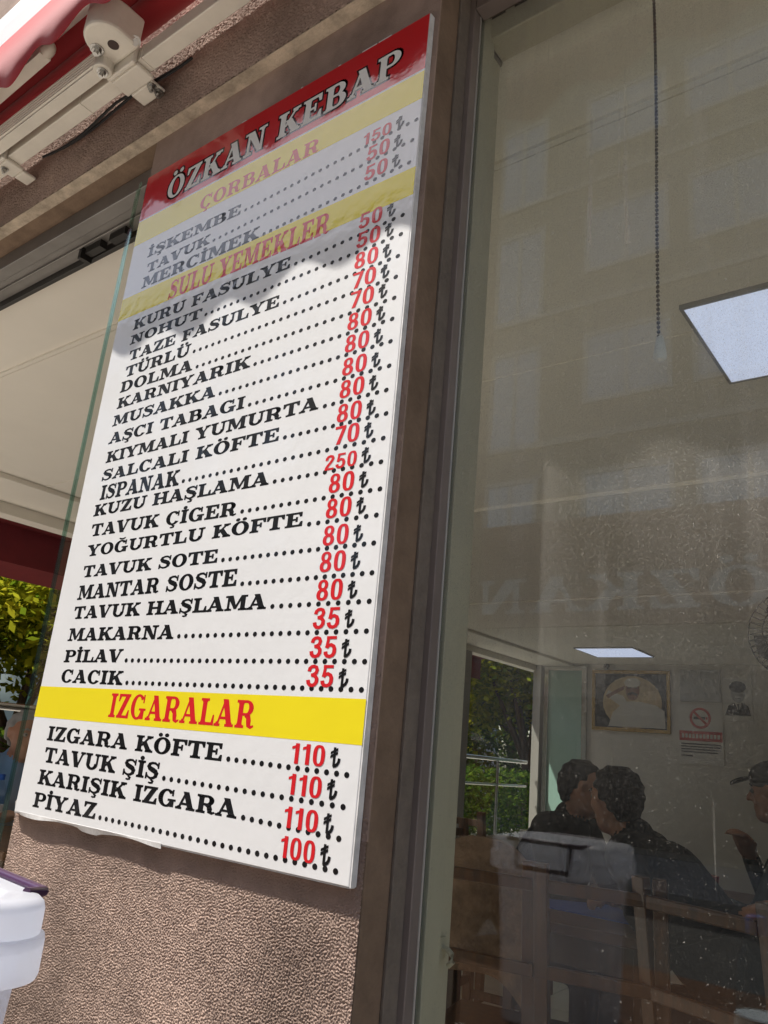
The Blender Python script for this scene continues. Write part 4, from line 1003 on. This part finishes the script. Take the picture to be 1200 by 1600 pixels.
b = MB(); shell(b, [(rrect(HX - .006, HY - .006, .036), .270), (rrect(HX - .001, HY - .001, .040), .2715), (rrect(HX, HY, .040), .275), (rrect(HX, HY, .040), .300), (rrect(HX - .0008, HY - .0008, .0395), .3035), (rrect(HX - .004, HY - .004, .037), .3045), (rrect(HX - .004, HY - .004, .037), .3225), (rrect(HX - .0055, HY - .0055, .036), .3275), (rrect(HX - .009, HY - .009, .034), .3308), (rrect(HX - .014, HY - .014, .030), .332), (rrect(HX - .030, HY - .030, .024), .332), (rrect(HX - .034, HY - .034, .022), .3285), (rrect(HX - .055, HY - .055, .018), .3285), (rrect(HX - .058, HY - .058, .018), .331)])
lid = b.build('lid', 'box_plastic', BX, smooth=True)
for sy in (1, -1):
    b = MB(); b.tube([(-.082, sy * (HY - .018), .331), (-.074, sy * (HY + .001), .330), (.074, sy * (HY + .001), .330), (.082, sy * (HY - .018), .331)], .0045, 10)
    b.tube([(-.055, sy * (HY + .003), .326), (-.052, sy * (HY + .0075), .280), (.052, sy * (HY + .0075), .280), (.055, sy * (HY + .003), .326)], .005, 8)
    b.build('handle', 'purple', BX, smooth=True)

# ------------------------------------------------------------------ outside, beyond the side opening
RL = thing('steel_railing', 'brushed steel tube railing along the side opening', 'railing', (-5.33, 0, 0))
b = MB(); b.tube([(0, 1.1, 1.335), (0, 10.35, 1.315)], .026, 14); b.build('top_rail', 'steel', RL, smooth=True)
b = MB(); b.tube([(0, 1.1, 1.02), (0, 10.35, 1.0)], .016, 12); b.build('lower_rail', 'steel', RL, smooth=True)
for y in (1.4, 3.3, 5.2, 7.1, 9.55):
    b = MB(); b.tube([(0, y, .0), (0, y, 1.31)], .02, 12); b.build('post', 'steel', RL, smooth=True)
SA = thing('side_awning', 'dark maroon awning hanging outside the side opening', 'awning', (-5.55, 0, 0))
b = MB(); b.add([(0.05, .2, 2.62), (-1.1, .2, 2.40), (-1.1, 9.45, 2.40), (0.05, 9.45, 2.62)], [(0, 1, 2, 3)]); o = b.build('canopy', 'maroon', SA); q = o.modifiers.new('thick', 'SOLIDIFY'); q.thickness = .004
b = MB(); b.box(-.06, -.052, .2, 9.45, 2.33, 2.615); b.build('valance', 'maroon', SA)

def tree(loc, h, spread, label, leafm, n_leaf, lsz, seed, name='leafy_tree'):
    r = random.Random(seed); T = thing(name, label, 'tree', loc)
    b = MB(); tips = []
    th = h * .30
    tr_pts = [(0, 0, 0), (.05, .02, th * .5), (.02, .06, th)]
    b.tube(tr_pts, [h * .032, h * .026, h * .022], 12)
    for k in range(9):
        a = k * 2.4 + r.random(); l = spread * r.uniform(.6, 1.0); z1 = th + (h - th) * r.uniform(.25, .85)
        p0 = Vector((.02, .06, th * r.uniform(.75, 1.0))); p2 = Vector((l * math.cos(a), l * math.sin(a), z1)); p1 = interp(p0, p2, .5) + Vector((0, 0, .12 * h))
        b.tube([p0, p1, p2], [h * .012, h * .008, h * .003], 7); tips += [p2, interp(p1, p2, .5), p1]
        for _ in range(3):
            q = p2 + Vector((r.uniform(-1, 1), r.uniform(-1, 1), r.uniform(-.5, .6))) * spread * .4; b.tube([interp(p1, p2, .6), q], [h * .005, h * .002], 5); tips.append(q)
    b.build('trunk', 'bark', T, smooth=True)
    c = MB()
    for i in range(n_leaf):
        t = tips[r.randrange(len(tips))]; g = spread * .24
        p = t + Vector((r.gauss(0, g), r.gauss(0, g), r.gauss(0, g * .7)))
        a, e_ = r.uniform(0, 6.28), r.uniform(-.9, .9); d = Vector((math.cos(a) * math.cos(e_), math.sin(a) * math.cos(e_), math.sin(e_) - .2)) * lsz * r.uniform(.6, 1.3)
        s3 = d.cross(Vector((r.uniform(-1, 1), r.uniform(-1, 1), 1))).normalized() * d.length * .3
        c.add([p, p + d * .5 + s3, p + d, p + d * .5 - s3], [(0, 1, 2, 3)])
    me = bpy.data.meshes.new('crown'); me.from_pydata(c.v, [], c.f); me.materials.append(M[leafm])
    o = bpy.data.objects.new('crown', me); COL.objects.link(o); o.parent = T
    return T
tree((-9.4, 5.0, -.02), 3.7, 1.6, 'yellow green tree left of the menu board, beyond the railing', 'leaf_a', 30000, .12, 1)
tree((-12.4, 7.4, -.02), 5.6, 2.2, 'darker green tree behind the yellow green one', 'leaf_b', 14000, .18, 2)
tree((-8.9, 17.2, -.02), 5.2, 2.0, 'bright green tree with a brown trunk seen through the window', 'leaf_a', 30000, .15, 3)
tree((-11.6, 21.5, -.02), 6.5, 2.6, 'dark green tree at the back of the side street', 'leaf_b', 14000, .22, 4)
tree((-15.0, 25.0, -.02), 7.5, 3.2, 'tall dark tree farthest down the side street', 'leaf_b', 14000, .26, 6)
FB = thing('side_street_building', 'grey beige building across the side street behind the trees', 'building', (-19, 12, 0))
b = MB(); b.box(-4, 0, -14, 14, -.1, 3.3); b.box(-4, 0, -14, 14, 3.3, 7.5); wl = MB()
wl.box(-4, 0, -24, 22, -.1, 7.5); wl.build('wall', 'far_wall', FB)
for y in (-11, -8.2, -5.4, -2.6, .2, 3, 5.8, 8.6, 11.4):
    for z in (1.0, 4.4):
        w = MB(); w.box(.005, .04, y, y + 1.4, z, z + 1.6); w = w.build('window', 'opp_glass', FB)
        f = MB(); f.box(.005, .07, y - .06, y, z - .06, z + 1.66); f.box(.005, .07, y + 1.4, y + 1.46, z - .06, z + 1.66); f.box(.005, .07, y, y + 1.4, z + 1.6, z + 1.66); f.box(.005, .09, y, y + 1.4, z - .06, z); f.build('window_frame', 'opp_frame', w)
b = MB(); b.tube([(-10.6, 6.3, -.1), (-10.6, 6.3, 5.2)], .08, 14); b.tube([(-10.6, 6.3, 5.2), (-10.2, 6.0, 5.5)], .05, 10); b.box(-10.3, -9.85, 5.85, 6.05, 5.45, 5.55)
tag(b.build('street_lamp', 'pale_alu', None, smooth=True), 'pale street lamp post among the trees left of the menu board', 'street lamp')
hd = random.Random(12); c = MB()  # hedge added to darken the bright ground seen past the railing
for i in range(22000):
    p = Vector((-7.9 + hd.gauss(0, .25), hd.uniform(1, 24), hd.uniform(-.1, 1.15))); d = Vector((hd.uniform(-1, 1), hd.uniform(-1, 1), hd.uniform(-.4, 1))).normalized() * .12; s3 = d.cross(Vector((.3, .2, 1))).normalized() * .035
    c.add([p, p + d * .5 + s3, p + d, p + d * .5 - s3], [(0, 1, 2, 3)])
for i in range(16000):
    p = Vector((-10.8 + hd.gauss(0, .3), hd.uniform(9, 26), hd.uniform(-.1, 2.1))); d = Vector((hd.uniform(-1, 1), hd.uniform(-1, 1), hd.uniform(-.4, 1))).normalized() * .16; s3 = d.cross(Vector((.3, .2, 1))).normalized() * .05
    c.add([p, p + d * .5 + s3, p + d, p + d * .5 - s3], [(0, 1, 2, 3)])
HD = thing('hedge', 'low dark hedge, added to darken the view along the side pavement beyond the railing', 'hedge')
me = bpy.data.meshes.new('foliage'); me.from_pydata(c.v, [], c.f); me.materials.append(M['leaf_b']); o = bpy.data.objects.new('foliage', me); COL.objects.link(o); o.parent = HD

# ------------------------------------------------------------------ across the street (seen mirrored in the window)
OB = thing('opposite_building', 'beige apartment building across the street, seen mirrored in the window', 'building', (0, -12.5, 0))
b = MB(); b.box(-9.5, 13, -6, 0, 0, 24.0, 'opp_wall'); b.box(-34, -9.51, -7, -.4, 0, 16.3, 'opp_wall')  # left block is unseen, added and sized to cut sky glare on the board
b.build('wall', None, OB)
b = MB()
for z in (4.6, 8.0, 11.2, 14.4, 17.6, 20.8): b.box(-9.55, 13.05, .001, .09, z - .12, z + .02)
b.build('ledge', 'opp_trim', OB)
for z in (5.6, 8.8, 12.0, 15.2, 18.4):
    for i, x in enumerate((-8.6, -6.3, -4.0, -1.5, .9, 3.2, 5.6, 8.0)):
        w = 1.7 if i % 3 else 1.1
        zz = z - (.8 if i % 3 == 0 else 0)
        wn = MB(); wn.box(x, x + w, .004, .03, zz, z + 1.5); wn = wn.build('window', 'opp_glass', OB)
        f = MB()
        f.box(x - .10, x, .004, .06, zz - .10, z + 1.60); f.box(x + w, x + w + .10, .004, .06, zz - .10, z + 1.60); f.box(x, x + w, .004, .06, z + 1.5, z + 1.60); f.box(x, x + w, .004, .10, zz - .10, zz); f.box(x + w / 2 - .04, x + w / 2 + .04, .0305, .05, zz, z + 1.5)
        f.build('window_frame', 'opp_frame', wn)
for z in (5.4, 8.6, 11.0, 13.9):
    for i in range(7):
        x = -32 + i * 3.1
        wn = MB(); wn.box(x, x + 1.5, -.396, -.37, z, z + 1.4); wn = wn.build('window', 'opp_glass', OB)
        f = MB(); f.box(x - .1, x, -.396, -.34, z - .1, z + 1.5); f.box(x + 1.5, x + 1.6, -.396, -.34, z - .1, z + 1.5); f.box(x, x + 1.5, -.396, -.34, z + 1.4, z + 1.5); f.box(x, x + 1.5, -.396, -.3, z - .1, z); f.build('window_frame', 'opp_frame', wn)
sh_ = MB(); sh_.box(-7.4, 12.9, .004, .03, .1, 2.6); sh_ = sh_.build('shop_front', 'opp_dark', OB)
SG = thing('shop_sign', 'long maroon shop sign with big white letters across the street', 'sign', (-9.3, -12.40, 3.95))
bx('sign_panel', (0, 12, -.09, .06, 0, 2.2), 'maroon', SG, .01)
# facing +y: reads from the far (east) end towards the west
def sign_text(s, fn, xr, z, cap, adv):
    b = MB(); w, prims = text_polys(s, fn)
    k = 0
    for pr in prims:
        k += 1
        for poly in pr: b.add([(xr - px * adv / w, .062 + .0006 * (k % 19), z + py * cap) for px, py in poly], [tuple(range(len(poly)))])
    b.build('lettering', 'sign_white', SG)
sign_text('ÖZKAN', glyph, 6.5, .28, .72, 5.9)

print('built', len(bpy.data.objects))
